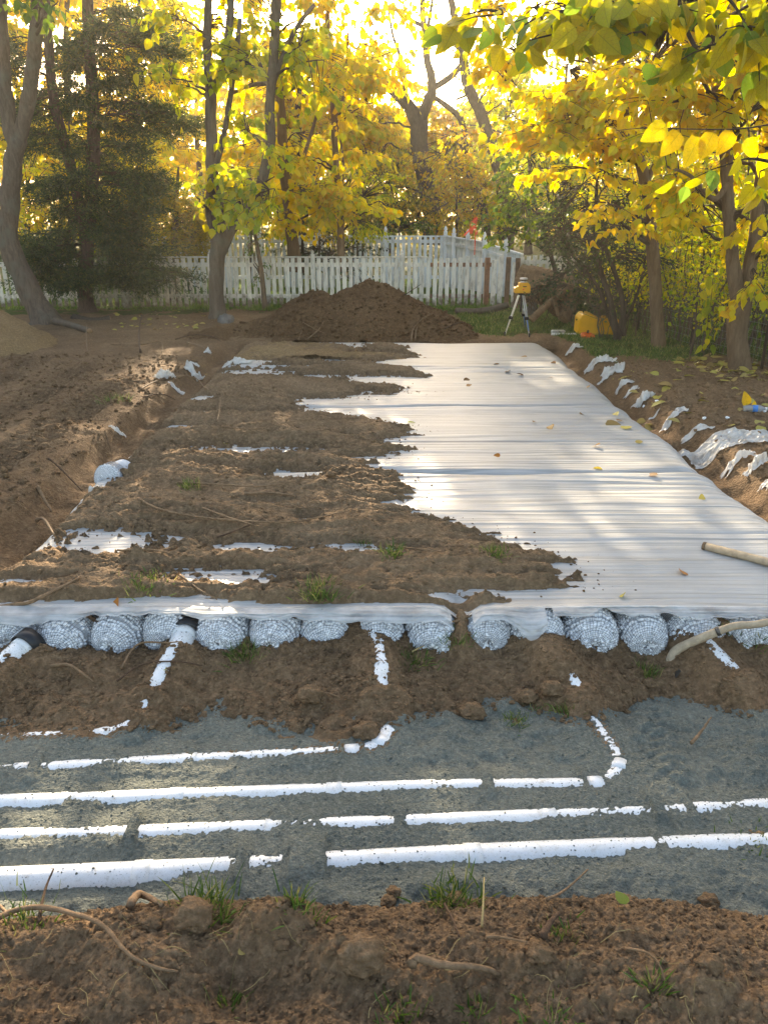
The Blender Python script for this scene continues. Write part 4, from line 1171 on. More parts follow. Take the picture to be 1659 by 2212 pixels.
# orange marker ribbon tied on a far post
p = AY(1028, 470, 20.9)
mb = MB()
for k in range(5):
    t = np.linspace(0, 1, 9)[:, None]; off = RNG.normal(size=3) * .05
    path = p + t * np.array([off[0] * 2.2, off[1], -0.34 - .1 * RNG.uniform()]) + np.stack([.03 * np.sin(t[:, 0] * 9 + k), .03 * np.cos(t[:, 0] * 7 + k), t[:, 0] * 0], -1)
    sd = unit(RNG.normal(size=3) * np.array([1, 1, .1])) * .035
    V = np.concatenate([path - sd, path + sd]); i = np.arange(8)
    mb.add(V, np.stack([i, i + 1, i + 10, i + 9], -1))
mb.tube([p + (0, 0, .02), p + (0.0, .02, -.9)], .012, 6)
mb.thing('marker_ribbon', M['flag'], 'bright orange red ribbon hanging above the far fence', 'ribbon', smooth=False)

# wire fence at the right edge
wf = empty('wire_fence', (4.9, 9.5, 0), 'thin galvanised wire mesh fence half hidden by brush at the right', 'fence')
W0, W1 = np.array([4.35, 13.6, 0]), np.array([5.0, 8.2, 0])
mb = MB()
for z in np.arange(.08, 1.15, .1):
    mb.tube([W0 + (0, 0, z), (W0 + W1) / 2 + (0.03, 0, z - .02), W1 + (0, 0, z)], .0018, 3, False)
for t in np.linspace(0, 1, 54):
    q = W0 + (W1 - W0) * t; mb.tube([q + (0, 0, .06), q + (0, 0, 1.12)], .0015, 3, False)
mb.obj('mesh_wires', M['wire'], wf, kind='stuff')
for t in (.02, .36, .7, 1.0):
    q = W0 + (W1 - W0) * t; MB().tube([q - (0, 0, .1), q + (0, 0, 1.25)], .022, 8).obj('post', M['bark_dark'], wf)
RNG = np.random.default_rng(64)
# ================================================================== trees
tree('forked_tree', 'thick leaning grey trunk forking in two at the left edge', [
    [(98, 694, 14.6, .235), (62, 620, 14.6, .205), (26, 540, 14.6, .185), (18, 470, 14.6, .17), (28, 380, 14.6, .155), (38, 300, 14.6, .15)],
    [(36, 320, 14.6, .12), (14, 220, 14.6, .125), (4, 90, 14.6, .12), (-4, -60, 14.6, .11), (-20, -300, 14.7, .07)],
    [(40, 320, 14.6, .12), (58, 235, 14.6, .12), (76, 110, 14.5, .115), (86, -40, 14.4, .10), (110, -300, 14.3, .06)]],
    [(110, 8, 13.8, .45, .3, .2, 7), (-60, -160, 14.6, 1.6, 1.4, 1.2, 60), (140, -260, 14.4, 1.5, 1.4, 1.0, 60)], M['leaf_gr'], M['bark'], .14, seg=16)
spray_tree('cedar_tree', 'tall dark cedar with reddish trunk and wispy branches over the fence', [
    [(190, 672, 16.5, .17), (184, 600, 16.5, .15), (196, 450, 16.5, .135), (203, 300, 16.5, .125), (197, 150, 16.5, .11), (190, 0, 16.5, .10), (186, -200, 16.5, .06)],
    [(186, 520, 16.5, .12), (168, 420, 16.4, .11), (146, 330, 16.3, .10), (116, 210, 16.3, .09), (104, 60, 16.3, .08), (95, -80, 16.3, .06)]],
    [(110, 120, 16.4, 1.4, 1.1, .9, 11), (270, 80, 16.5, 1.4, 1.1, .8, 10), (290, 230, 16.4, 1.2, 1.0, .8, 13), (90, 300, 16.3, 1.2, 1.0, .9, 9), (240, 360, 16.2, 1.4, 1.1, .8, 13), (305, 420, 16.4, .8, 1.0, .7, 14),
     (130, 470, 16.2, 1.5, 1.1, .7, 15), (280, 530, 16.2, .9, 1.0, .5, 14), (60, 570, 16.0, 1.3, 1.1, .5, 13), (330, 600, 16.0, 1.5, .8, .22, 12), (160, 600, 15.9, 1.5, .9, .28, 13), (200, -150, 16.4, 2.0, 1.4, 1.2, 14), (370, 90, 16.5, .9, .8, .5, 7), (390, 250, 16.6, .7, .7, .35, 6), (20, 180, 16.2, .8, .9, .8, 8)],
    M['leaf_ced'], M['bark_cedar'], 20, needles=34)
spray_tree('cedar_tree', 'cedar bough mass with sunlight put into its golden colour, beside the forked slender tree', [
    [(375, 660, 18.6, .10), (378, 560, 18.6, .09), (380, 480, 18.6, .07), (384, 400, 18.6, .04), (386, 360, 18.6, .02)]],
    [(370, 430, 18.6, .6, .8, .4, 13), (410, 480, 18.6, .8, .8, .35, 14), (360, 520, 18.6, .8, .8, .4, 12), (410, 540, 18.6, .8, .8, .3, 12)],
    M['leaf_ol'], M['bark_cedar'], 13)  # golden foliage colour stands for sunlight on the cedar's right side
tree('slender_tree', 'slender grey tree with double trunk standing before the fence, left of the dirt pile', [
    [(470, 690, 15.5, .155), (468, 600, 15.5, .145), (472, 500, 15.5, .135), (462, 400, 15.5, .115), (456, 300, 15.5, .105), (455, 200, 15.5, .10)],
    [(455, 206, 15.5, .085), (448, 100, 15.5, .075), (452, -40, 15.5, .065), (455, -260, 15.5, .04)],
    [(457, 204, 15.5, .075), (486, 130, 15.5, .07), (497, 40, 15.5, .065), (500, -60, 15.5, .055), (510, -260, 15.5, .03)],
    [(474, 560, 15.5, .11), (502, 492, 15.55, .105), (552, 428, 15.6, .10), (581, 330, 15.6, .095), (584, 230, 15.6, .09), (592, 100, 15.6, .085), (600, -50, 15.6, .08), (606, -280, 15.6, .05)],
    [(458, 500, 15.4, .06), (452, 420, 15.3, .055), (487, 280, 15.4, .05), (505, 150, 15.4, .045), (520, 40, 15.4, .035)],
    [(590, 180, 15.6, .05), (612, 120, 15.6, .045), (640, 60, 15.6, .04), (680, 10, 15.5, .03)],
    [(582, 180, 15.6, .04), (540, 185, 15.6, .035), (495, 205, 15.5, .025)]],
    [(540, 430, 15.0, .7, .5, .35, 24), (490, 370, 15.2, .5, .5, .3, 14), (545, 290, 15.2, .4, .5, .4, 18), (600, 410, 15.0, .5, .4, .35, 16), (560, 80, 15.4, .9, .8, .7, 40), (425, 50, 15.8, .9, .8, .8, 40), (390, 165, 15.9, .5, .6, .4, 18), (520, 150, 15.6, .5, .5, .45, 18), (650, 120, 15.3, .7, .7, .7, 34), (500, -150, 15.5, 1.8, 1.5, 1.1, 60), (435, 425, 15.0, .25, .3, .2, 8)],
    M['leaf_yg'], M['bark'], .15, n_leaf_parts=200, twig_len=.5, seg=14)
tree('yellow_tree', 'leaning brown trunk behind the fence with full yellow crown', [
    [(640, 575, 18.4, .14), (626, 470, 18.4, .125), (613, 340, 18.4, .11), (606, 220, 18.4, .095), (598, 100, 18.4, .08), (590, -60, 18.4, .06), (585, -240, 18.4, .03)],
    [(622, 460, 18.4, .05), (660, 330, 18.3, .04), (690, 230, 18.3, .03)]],
    [(620, 310, 18.2, .8, .8, .7, 36), (640, 180, 18.2, .9, .8, .7, 38), (560, 330, 18.3, .8, .8, .7, 40), (680, 430, 18.0, .9, .7, .5, 45), (600, 470, 18.2, .6, .6, .35, 22), (600, 30, 18.3, 1.1, 1.0, .8, 50), (520, 60, 18.4, .9, .9, .8, 36), (720, 50, 18.3, .8, .9, .8, 34), (650, -140, 18.3, 1.5, 1.3, 1.0, 50)],
    M['leaf_y'], M['bark_warm'], .16, n_leaf_parts=150, group='yellow trees behind the picket fence')
tree('yellow_tree', 'thin straight sapling behind the fence with golden drooping leaves', [
    [(738, 575, 18.2, .085), (735, 460, 18.2, .078), (724, 330, 18.2, .068), (720, 230, 18.2, .06), (710, 100, 18.2, .05), (706, -60, 18.2, .04), (704, -200, 18.2, .02)],
    [(726, 250, 18.2, .035), (746, 190, 18.2, .03), (752, 70, 18.2, .02)], [(722, 235, 18.2, .03), (740, 330, 18.1, .02), (742, 400, 18.1, .015)]],
    [(720, 160, 18.0, .9, .8, .7, 50), (790, 220, 18.0, .6, .6, .5, 20), (780, 320, 18.0, .5, .6, .4, 16), (740, 430, 17.8, .9, .6, .35, 42), (690, 340, 18.0, .5, .6, .3, 14), (790, 110, 18.0, .8, .7, .7, 40), (830, 30, 18.2, .6, .7, .5, 24), (800, 440, 17.8, .5, .5, .25, 16), (740, -60, 18.1, 1.2, 1.0, .8, 40)],
    M['leaf_y'], M['bark_warm'], .15, n_leaf_parts=150, group='yellow trees behind the picket fence')
tree('ivy_sapling', 'small leaning sapling wrapped in green ivy at the fence', [
    [(572, 662, 16.9, .055), (566, 590, 16.9, .05), (552, 510, 16.9, .04), (540, 440, 16.9, .03)]],
    [(548, 490, 16.9, .25, .2, .5, 20), (560, 560, 16.9, .16, .16, .4, 14)], M['leaf_gr'], M['bark_warm'], .06, tpl='rhomb', twig_len=.15, seg=8)
tree('bare_tree', 'big dark tree with bare forked limbs behind the far fence', [
    [(938, 520, 27, .32), (926, 430, 27, .28), (908, 340, 27, .27), (904, 262, 27, .27)],
    [(904, 270, 27, .22), (882, 228, 27, .20), (845, 192, 27, .17), (800, 170, 27, .13), (760, 130, 27, .08)],
    [(906, 270, 27, .19), (925, 215, 27, .16), (934, 190, 27, .14), (922, 120, 27, .11), (913, 30, 27, .09), (912, -80, 27, .06)],
    [(933, 192, 27, .10), (980, 160, 27, .09), (1000, 118, 27, .07), (960, 70, 27, .07), (900, 50, 27, .06), (850, 15, 27, .04)],
    [(918, 80, 27, .06), (928, 40, 27, .05), (938, -30, 27, .035)], [(876, 222, 27, .07), (872, 150, 27, .06), (850, 80, 27, .045), (838, 20, 27, .03)],
    [(925, 200, 27, .06), (985, 245, 27, .09), (1000, 275, 27, .10), (1010, 340, 27, .1), (1020, 420, 27, .08)]],
    [(870, 300, 26.5, 1.6, 1.4, 1.2, 26), (960, 330, 26.5, 1.5, 1.4, 1.2, 26), (930, 100, 27, 1.8, 1.5, 1.4, 14), (900, 420, 26.5, 1.6, 1.2, 1.0, 40)],
    M['leaf_ol'], M['bark_dark'], .16, tpl='rhomb', seg=14, limb_r=.05, twig_len=.8)
tree('curved_tree', 'tall curved dark trunk bending left against the bright sky', [
    [(1088, 510, 25, .19), (1086, 420, 25, .18), (1064, 319, 25, .17), (1036, 242, 25, .16), (1010, 184, 25, .15), (1000, 128, 25, .13), (986, 51, 25, .11), (966, -30, 25, .08)],
    [(1002, 160, 25, .05), (1010, 200, 24.8, .04), (985, 215, 24.8, .03)]],
    [(1040, 200, 24.6, 1.1, 1.0, 1.2, 26), (1110, 170, 24.6, 1.2, 1.0, 1.2, 34), (1090, 300, 24.6, 1.0, 1.0, 1.0, 36)],
    M['leaf_yg'], M['bark_dark'], .14, tpl='rhomb', seg=12, twig_len=.8)
tree('broken_tree', 'short dark leaning trunk behind the far fence near the orange ribbon', [
    [(1052, 520, 25.5, .14), (1046, 470, 25.5, .13), (1030, 420, 25.5, .11), (1008, 370, 25.5, .07)]], [(1010, 400, 25.2, .9, .8, .7, 30), (1060, 450, 25.2, .8, .8, .6, 26)], M['leaf_ol'], M['bark_dark'], .13, tpl='rhomb')
# --- right side
tree('leaning_tree', 'slim brown trunk at the grass edge under golden leaves', [
    [(1420, 756, 11.8, .105), (1418, 660, 11.8, .095), (1407, 510, 11.8, .09), (1394, 400, 11.8, .08), (1368, 300, 11.8, .068), (1346, 200, 11.8, .06), (1336, 80, 11.8, .05), (1334, -60, 11.8, .04), (1334, -260, 11.8, .02)],
    [(1392, 395, 11.8, .045), (1425, 330, 11.9, .04), (1440, 240, 12, .03)], [(1350, 215, 11.8, .035), (1300, 150, 11.6, .03), (1240, 110, 11.4, .022), (1190, 100, 11.2, .014)]],
    [(1250, 290, 11.2, .75, .6, .35, 36), (1200, 230, 11.2, .55, .5, .3, 24), (1180, 280, 11.2, .35, .4, .2, 14), (1330, 240, 11.2, .8, .6, .5, 44), (1350, 130, 11.4, .9, .7, .5, 44), (1240, 170, 11.3, .6, .6, .3, 22), (1430, 300, 12.4, .6, .6, .4, 26), (1260, 370, 11.0, .35, .3, .12, 9), (1300, 440, 11.4, .35, .3, .15, 6), (1330, -80, 11.6, 1.4, 1.2, .8, 50), (1130, 90, 11.4, .5, .5, .35, 22), (1090, 140, 11.6, .3, .3, .3, 12), (1330, 480, 11.0, .3, .3, .15, 7)],
    M['leaf_y'], M['bark_warm'], .12, n_leaf_parts=300, seg=12, per_twig=13)
tree('twin_tree', 'stout brown trunk dividing into two stems, nearest tree on the right', [
    [(1596, 818, 9.8, .135), (1592, 740, 9.8, .122), (1594, 690, 9.8, .125), (1600, 645, 9.8, .13)],
    [(1594, 655, 9.8, .088), (1580, 540, 9.8, .078), (1572, 420, 9.8, .068), (1562, 280, 9.8, .075), (1546, 130, 9.8, .065), (1542, -40, 9.8, .055), (1540, -260, 9.8, .03)],
    [(1606, 655, 9.8, .072), (1628, 520, 9.85, .08), (1643, 380, 9.9, .072), (1654, 260, 9.9, .08), (1640, 130, 9.9, .06), (1630, -40, 9.9, .045)],
    [(1576, 390, 9.8, .04), (1540, 430, 9.6, .03), (1490, 380, 9.3, .02), (1440, 360, 9.1, .012)]],
    [(1500, 200, 9.3, .7, .6, .45, 40), (1600, 120, 9.2, .7, .6, .5, 40), (1450, 130, 9.4, .6, .5, .4, 30), (1600, 260, 9.3, .6, .5, .4, 28), (1450, 280, 9.4, .4, .5, .2, 12), (1520, 370, 10.6, .5, .4, .3, 18), (1650, 440, 9.4, .15, .3, .2, 5), (1460, 390, 10.4, .5, .4, .25, 16), (1560, -60, 9.4, 1.1, 1.0, .6, 50), (1500, 470, 10.8, .6, .5, .35, 22), (1650, 560, 9.7, .25, .3, .4, 8)],
    M['leaf_y'], M['bark_warm'], .115, n_leaf_parts=300, seg=16, per_twig=13)
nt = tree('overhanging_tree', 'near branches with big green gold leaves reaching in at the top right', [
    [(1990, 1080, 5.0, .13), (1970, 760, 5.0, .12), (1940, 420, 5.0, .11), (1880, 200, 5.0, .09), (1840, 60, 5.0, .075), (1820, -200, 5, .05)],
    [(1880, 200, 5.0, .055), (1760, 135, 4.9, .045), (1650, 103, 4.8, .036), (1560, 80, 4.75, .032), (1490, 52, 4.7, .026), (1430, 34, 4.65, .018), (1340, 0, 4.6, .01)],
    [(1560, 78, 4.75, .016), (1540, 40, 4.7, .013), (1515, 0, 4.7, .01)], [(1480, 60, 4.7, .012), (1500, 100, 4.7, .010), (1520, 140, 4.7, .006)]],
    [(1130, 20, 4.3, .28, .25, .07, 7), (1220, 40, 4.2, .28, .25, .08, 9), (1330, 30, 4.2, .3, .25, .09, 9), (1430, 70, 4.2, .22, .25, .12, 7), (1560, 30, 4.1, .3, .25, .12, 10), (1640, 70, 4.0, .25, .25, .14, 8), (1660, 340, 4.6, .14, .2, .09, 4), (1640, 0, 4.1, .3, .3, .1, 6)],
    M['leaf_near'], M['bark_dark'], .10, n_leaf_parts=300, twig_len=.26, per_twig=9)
# the row of sunlit leaves hanging from one twig
tw = [AY(1700, 262, 5.6), AY(1600, 278, 5.6), AY(1500, 279, 5.6), AY(1400, 276, 5.6), AY(1330, 282, 5.6)]
MB().tube(catmull(np.array(tw), 5), np.linspace(.006, .002, 21), 5).obj('twig', M['twig'], nt)
for px, py, ang, sz in ((1468, 286, -38, .165), (1508, 296, -20, .185), (1540, 286, -22, .165), (1580, 284, -30, .15), (1440, 272, -62, .17), (1610, 300, 35, .14), (1655, 330, 0, .17)):
    p = AY(px, py, 5.58); a = R(ang)
    d = np.array([math.sin(a), -.12, -math.cos(a)]); d = d / np.linalg.norm(d)
    nn = np.array([RNG.normal() * .25, -1, .25 + RNG.normal() * .15]); nn = unit(nn - d * nn.dot(d)); leaf_obj(p, d, np.cross(nn, d), nn, sz, M['leaf_y'], nt)
tree('evergreen_shrub', 'dark green many stemmed shrub beside the yellow case', [
    [(1332, 725, 12.3, .05), (1318, 650, 12.3, .045), (1290, 560, 12.3, .04), (1285, 470, 12.3, .03), (1290, 380, 12.3, .02)],
    [(1346, 725, 12.3, .045), (1342, 640, 12.3, .04), (1310, 540, 12.3, .03), (1270, 440, 12.3, .02)], [(1328, 720, 12.4, .03), (1290, 620, 12.4, .025), (1245, 560, 12.4, .02), (1200, 500, 12.4, .012)], [(1340, 720, 12.4, .03), (1380, 620, 12.5, .02), (1400, 520, 12.5, .012)]],
    [(1260, 420, 12.3, .65, .5, .45, 90), (1290, 520, 12.2, .55, .5, .45, 80), (1330, 440, 12.3, .5, .5, .5, 60), (1240, 600, 12.3, .35, .4, .4, 50), (1350, 560, 12.4, .45, .4, .4, 44), (1220, 490, 12.3, .45, .4, .4, 50)],
    M['leaf_dk'], M['bark_dark'], .055, category='shrub', tpl='rhomb', per_twig=14, twig_len=.28, droop=.3, seg=8)
tree('green_sapling', 'light green leafy sapling bush in front of the far fence corner', [
    [(1215, 660, 14.6, .05), (1200, 590, 14.6, .04), (1175, 500, 14.6, .035), (1150, 420, 14.6, .025), (1140, 330, 14.6, .015)], [(1212, 640, 14.6, .03), (1230, 540, 14.6, .025), (1210, 440, 14.6, .018)]],
    [(1150, 350, 14.4, .6, .6, .45, 40), (1120, 470, 14.4, .5, .5, .35, 36), (1180, 440, 14.4, .6, .6, .5, 44), (1090, 500, 14.4, .35, .4, .25, 18), (1190, 300, 14.5, .5, .5, .4, 24), (1180, 530, 14.5, .45, .4, .2, 18)],
    M['leaf_gr'], M['bark_dark'], .085, category='shrub', per_twig=9, twig_len=.35, seg=8)
tree('evergreen_shrub', 'dark bluish evergreen shrub between the two fences', [
    [(690, 620, 20.3, .04), (690, 560, 20.3, .03), (690, 510, 20.3, .02)]], [(680, 545, 20.3, .9, .5, .4, 70), (740, 550, 20.3, .6, .5, .35, 40)], M['leaf_dk'], M['bark_dark'], .08, category='shrub', tpl='rhomb', per_twig=12, seg=7)
# thicket along the right edge: many thin grey stems with small yellow green leaves
def thicket(label, xr, yr, n, hmax, leafs, leaf, seed, lz=(.5, 1.0), ls=.06):
    rng = np.random.default_rng(seed)
    cx, cy = sum(xr) / 2, sum(yr) / 2
    root = empty('thicket_shrub', (cx, cy, 0), label, 'shrub', 'brush along the right side')
    st = MB(); P = []; Dd = []
    for k in range(n):
        b = np.array([rng.uniform(*xr), rng.uniform(*yr), 0.0]); h = hmax * rng.uniform(.5, 1.1)
        lean = rng.normal(size=2) * .22 * h
        t = np.linspace(0, 1, 8)
        path = np.stack([b[0] + lean[0] * t ** 1.5 + .03 * rng.normal(size=8), b[1] + lean[1] * t ** 1.5 + .03 * rng.normal(size=8), -.05 + h * t], -1)
        r0 = rng.choice([.006, .009, .014, .022], p=[.35, .35, .2, .1])
        st.tube(path, np.linspace(r0, r0 * .3, 8), 5, False)
        for q in range(5):                     # side shoots
            i = rng.integers(2, 7); e = path[i] + np.array([rng.normal() * .3, rng.normal() * .3, rng.uniform(.0, .4)])
            st.tube(np.array([path[i], (path[i] + e) / 2 + (0, 0, .03), e]), [.004, .003, .0015], 3, False)
            m = int(leafs / 5)
            zz = rng.uniform(0, 1, (m, 1)); p = path[i] + (e - path[i]) * zz + rng.normal(size=(m, 3)) * .09
            p = p[p[:, 2] > hmax * lz[0] * rng.uniform(.5, 1)]
            P.append(p); dd = rng.normal(size=(len(p), 3)); dd[:, 2] -= .5; Dd.append(dd)
    st.obj('stems', M['bark'], root, kind='stuff')
    P = np.concatenate(P); Dd = np.concatenate(Dd)
    V, Q, _ = scatter_leaves(P, Dd, ls * rng.uniform(.6, 1.3, len(P)), RHOMB, RHOMBQ, 1.1)
    link('foliage', make_mesh('foliage', V - np.array(root.location), Q, False), leaf, root, kind='stuff')
thicket('grey stemmed brush behind the slim brown trunk', (3.7, 5.3), (12.6, 14.5), 60, 2.2, 90, M['leaf_yg'], 301, (.35, 1), .07)
thicket('grey stemmed brush between the slim trunk and the twin trunk', (4.3, 5.7), (10.6, 12.4), 60, 2.0, 80, M['leaf_yg'], 302, (.35, 1), .065)
thicket('tangled brush behind the wire mesh at the right edge', (4.9, 6.4), (8.6, 10.4), 50, 1.9, 80, M['leaf_gr'], 303, (.2, 1), .055)
thicket('dark stems crowding right of the yellow case', (3.25, 3.9), (12.4, 14.0), 46, 1.6, 50, M['leaf_dk'], 304, (.25, 1), .055)
thicket('tall yellowing brush at the back of the right side', (4.6, 8.0), (14.6, 18.0), 80, 3.4, 130, M['leaf_yg'], 305, (.15, 1), .09)
# hanging vine with long pale leaves
vp = [AY(1540, 585, 10.6), AY(1536, 640, 10.5), AY(1528, 700, 10.45), AY(1532, 770, 10.4)]
ve = empty('hanging_vine', (vp[-1][0], vp[-1][1], vp[-1][2]), 'vine of long yellow green leaves hanging left of the twin trunk', 'vine')
MB().tube(catmull(np.array(vp), 5), .004, 5).obj('vine_stem', M['twig'], ve)
for k in range(34):
    t = RNG.uniform(.05, 1); q = catmull(np.array(vp), 12)[int(t * 35)] + RNG.normal(size=3) * np.array([.07, .06, .05])
    d = unit(np.array([RNG.normal() * .22, RNG.normal() * .2, -1])); nn = unit(np.cross(d, RNG.normal(size=3))); leaf_obj(q, d, np.cross(nn, d), nn, RNG.uniform(.07, .14), M['leaf_yg'], ve)
# --- background trees beyond the lawn
def bg(label, px, py_top, yy, w, leaf, n, size, trunk=.16, base_py=None, low=345, bark='bark_dark', dens=1.0):
    cpy = (py_top + low) / 2
    H = (low - py_top) / F_PX * yy / 2
    blobs = []
    m = 5
    for k in range(m):
        f = (k + .5) / m
        blobs.append((px + RNG.normal() * 18, low + (py_top - low) * f, yy + RNG.normal() * .6, w * (0.75 + .35 * math.sin(math.pi * f)), w * .7, 2 * H / m * .75, int(n / m)))
    g = EYE + ray(px, 480) * 0
    base = AY(px, 475 + 1.75 / yy * F_PX, yy)
    return tree('background_tree', label, [[(px, 475 + 1.75 / yy * F_PX, yy, trunk), (px + 6, 440, yy, trunk * .8), (px - 6, lerp(low, py_top, .5), yy, trunk * .6), (px + 4, py_top + 20, yy, trunk * .25)]],
                blobs, leaf, M[bark], size, 'trees beyond the far fence', tpl='rhomb', per_twig=20, twig_len=1.0, limb_r=.05, seg=8)
bg('golden background tree seen between cedar and slender tree', 300, -60, 27, 1.9, M['leaf_y'], 260, .24)
bg('golden background tree at the left behind the cedar', 150, -150, 26, 2.6, M['leaf_y'], 320, .24)
bg('golden background tree behind the forked trunk at the far left', -70, -150, 25, 2.4, M['leaf_y'], 260, .24)
bg('bright yellow background tree behind the leaning yellow one', 650, 140, 27, 1.5, M['leaf_y'], 270, .24)
bg('yellow background tree behind the thin straight sapling', 775, 110, 29, 1.3, M['leaf_y'], 260, .24)
bg('russet background tree left of the big bare tree', 840, 230, 34, 2.4, M['leaf_or'], 230, .26)
bg('orange leaved background tree right of the big bare tree', 985, 230, 36, 2.6, M['leaf_or'], 190, .27)
bg('pale green background tree below the bright sky gap', 1100, 190, 33, 2.2, M['leaf_yg'], 150, .24)
bg('yellow green background tree behind the green sapling', 1220, 120, 26, 2.2, M['leaf_yg'], 220, .2, low=500)
bg('yellow background tree behind the slim brown trunk', 1400, -40, 22, 2.2, M['leaf_y'], 380, .17, low=580)
bg('yellow background tree behind the twin trunk', 1580, -40, 19, 2.2, M['leaf_y'], 400, .15, low=600)
bg('yellow green background tree beyond the right edge', 1760, 40, 17, 2.2, M['leaf_yg'], 180, .16)
def bgf(label, px, top, yy, w, leaf, n): return bg(label, px, top, yy, w, leaf, n, .32, .18, None, 420)
bgf('far golden tree glimpsed left of the slender tree', 430, 90, 40, 2.6, M['leaf_y'], 170)
bgf('far golden tree glimpsed through the slender tree fork', 535, 100, 41, 2.6, M['leaf_y'], 170)
bgf('far golden tree glimpsed behind the leaning yellow tree', 680, 110, 42, 2.6, M['leaf_or'], 150)
bgf('far golden tree glimpsed behind the cedar', 240, 60, 40, 2.8, M['leaf_y'], 150)
bgf('far pale tree glimpsed at the right of the curved trunk', 1140, 200, 42, 2.6, M['leaf_yg'], 130)
# undergrowth beyond the far fence
tree('undergrowth_bush', 'olive brown bush behind the far fence left of the big bare tree', [[(840, 540, 25, .05), (838, 450, 25, .03), (842, 380, 25, .02)]], [(830, 400, 25, 1.5, 1.0, 1.2, 110), (780, 460, 24.6, 1.0, .8, .6, 60), (880, 470, 24.8, 1.0, .8, .5, 60)], M['leaf_ol'], M['bark_dark'], .13, category='bush', tpl='rhomb', per_twig=12, seg=7)
tree('undergrowth_bush', 'gold and olive bush behind the far fence right of the big bare tree', [[(990, 540, 25, .05), (986, 450, 25, .03), (990, 380, 25, .02)]], [(990, 420, 24.8, 1.3, 1.0, 1.0, 90), (960, 350, 25, 1.2, .9, 1.0, 60)], M['leaf_or'], M['bark_dark'], .13, category='bush', tpl='rhomb', per_twig=12, seg=7)
tree('undergrowth_bush', 'green low bush just behind the far fence rail', [[(860, 560, 23.6, .04), (862, 510, 23.6, .03), (866, 470, 23.6, .02)]], [(860, 485, 23.6, .9, .6, .35, 60), (790, 492, 23.6, .6, .5, .3, 36)], M['leaf_gr'], M['bark_dark'], .10, category='bush', tpl='rhomb', per_twig=12, seg=7)
# leafy understory between and behind the fences, lit from behind
def under(label, px, py, yy, rx, rz, n, leaf, ls):
    tree('understory_shrub', label, [[(px, 475 + 1.75 / yy * F_PX, yy, .035), (px + 5, py + 40, yy, .025), (px - 4, py, yy, .015)]], [(px, py, yy, rx, .7, rz, n), (px + 30, py + 40, yy, rx * .8, .6, rz * .7, int(n * .6))], M[leaf], M['bark_dark'], ls, 'understory shrubs behind the fence', 'shrub', tpl='rhomb', per_twig=13, twig_len=.45, seg=7)
under('yellow green shrub behind the fence left of the slender tree', 410, 430, 20.5, 1.2, .9, 60, 'leaf_yg', .11)
under('yellow green shrub behind the fence at the ivy sapling', 540, 400, 20.5, 1.1, 1.1, 80, 'leaf_yg', .12)
under('bright yellow shrub behind the fence below the leaning yellow tree', 650, 400, 21.0, 1.1, 1.0, 80, 'leaf_y', .12)
under('yellow green shrub behind the fence below the thin sapling', 760, 420, 21.0, 1.0, .8, 70, 'leaf_yg', .12)
under('golden shrub beyond the far fence between bare and curved trunks', 1000, 400, 26.0, 1.4, 1.2, 80, 'leaf_y', .15)
under('golden shrub beyond the far fence left of the big bare trunk', 850, 380, 28.0, 1.5, 1.4, 90, 'leaf_y', .16)
under('yellow shrub behind the cedar at the left', 250, 400, 20.5, 1.4, 1.4, 90, 'leaf_y', .13)
under('yellow shrub behind the forked trunk at the left edge', 60, 400, 20.0, 1.4, 1.4, 90, 'leaf_y', .13)
under('yellow green shrub behind the green sapling', 1180, 400, 19.0, 1.0, 1.2, 80, 'leaf_yg', .11)
under('bright yellow green brush behind the slim brown trunk', 1400, 440, 16.5, 1.1, 1.1, 100, 'leaf_yg', .10)
under('bright yellow green brush between slim and twin trunks', 1510, 460, 14.0, .9, .9, 100, 'leaf_y', .09)
under('bright yellow brush right of the twin trunk', 1650, 430, 12.5, .7, 1.0, 80, 'leaf_yg', .085)
# far woodland that reads as one mass
P = []; tr = MB()
n = 40000
ang = RNG.uniform(-1.0, 1.0, n); dist = RNG.uniform(42, 62, n)
hh = (5.6 + 2.8 * perlin(ang * 9, ang * 0, 141) + 1.3 * perlin(ang * 30, ang * 0, 142))
P = np.stack([dist * np.sin(ang), dist * np.cos(ang), hh * RNG.uniform(0, 1, n) ** .7 + .6], -1)
dd = RNG.normal(size=(n, 3)); dd[:, 2] -= .4
V, Q, _ = scatter_leaves(P, dd, RNG.uniform(.3, .6, n), RHOMB, RHOMBQ, 1.2)
link('woodland', make_mesh('woodland', V, Q, False), M['leaf_ol'], None, label='distant autumn woodland closing the view behind the far fence', category='woodland', kind='stuff')
RNG = np.random.default_rng(77)
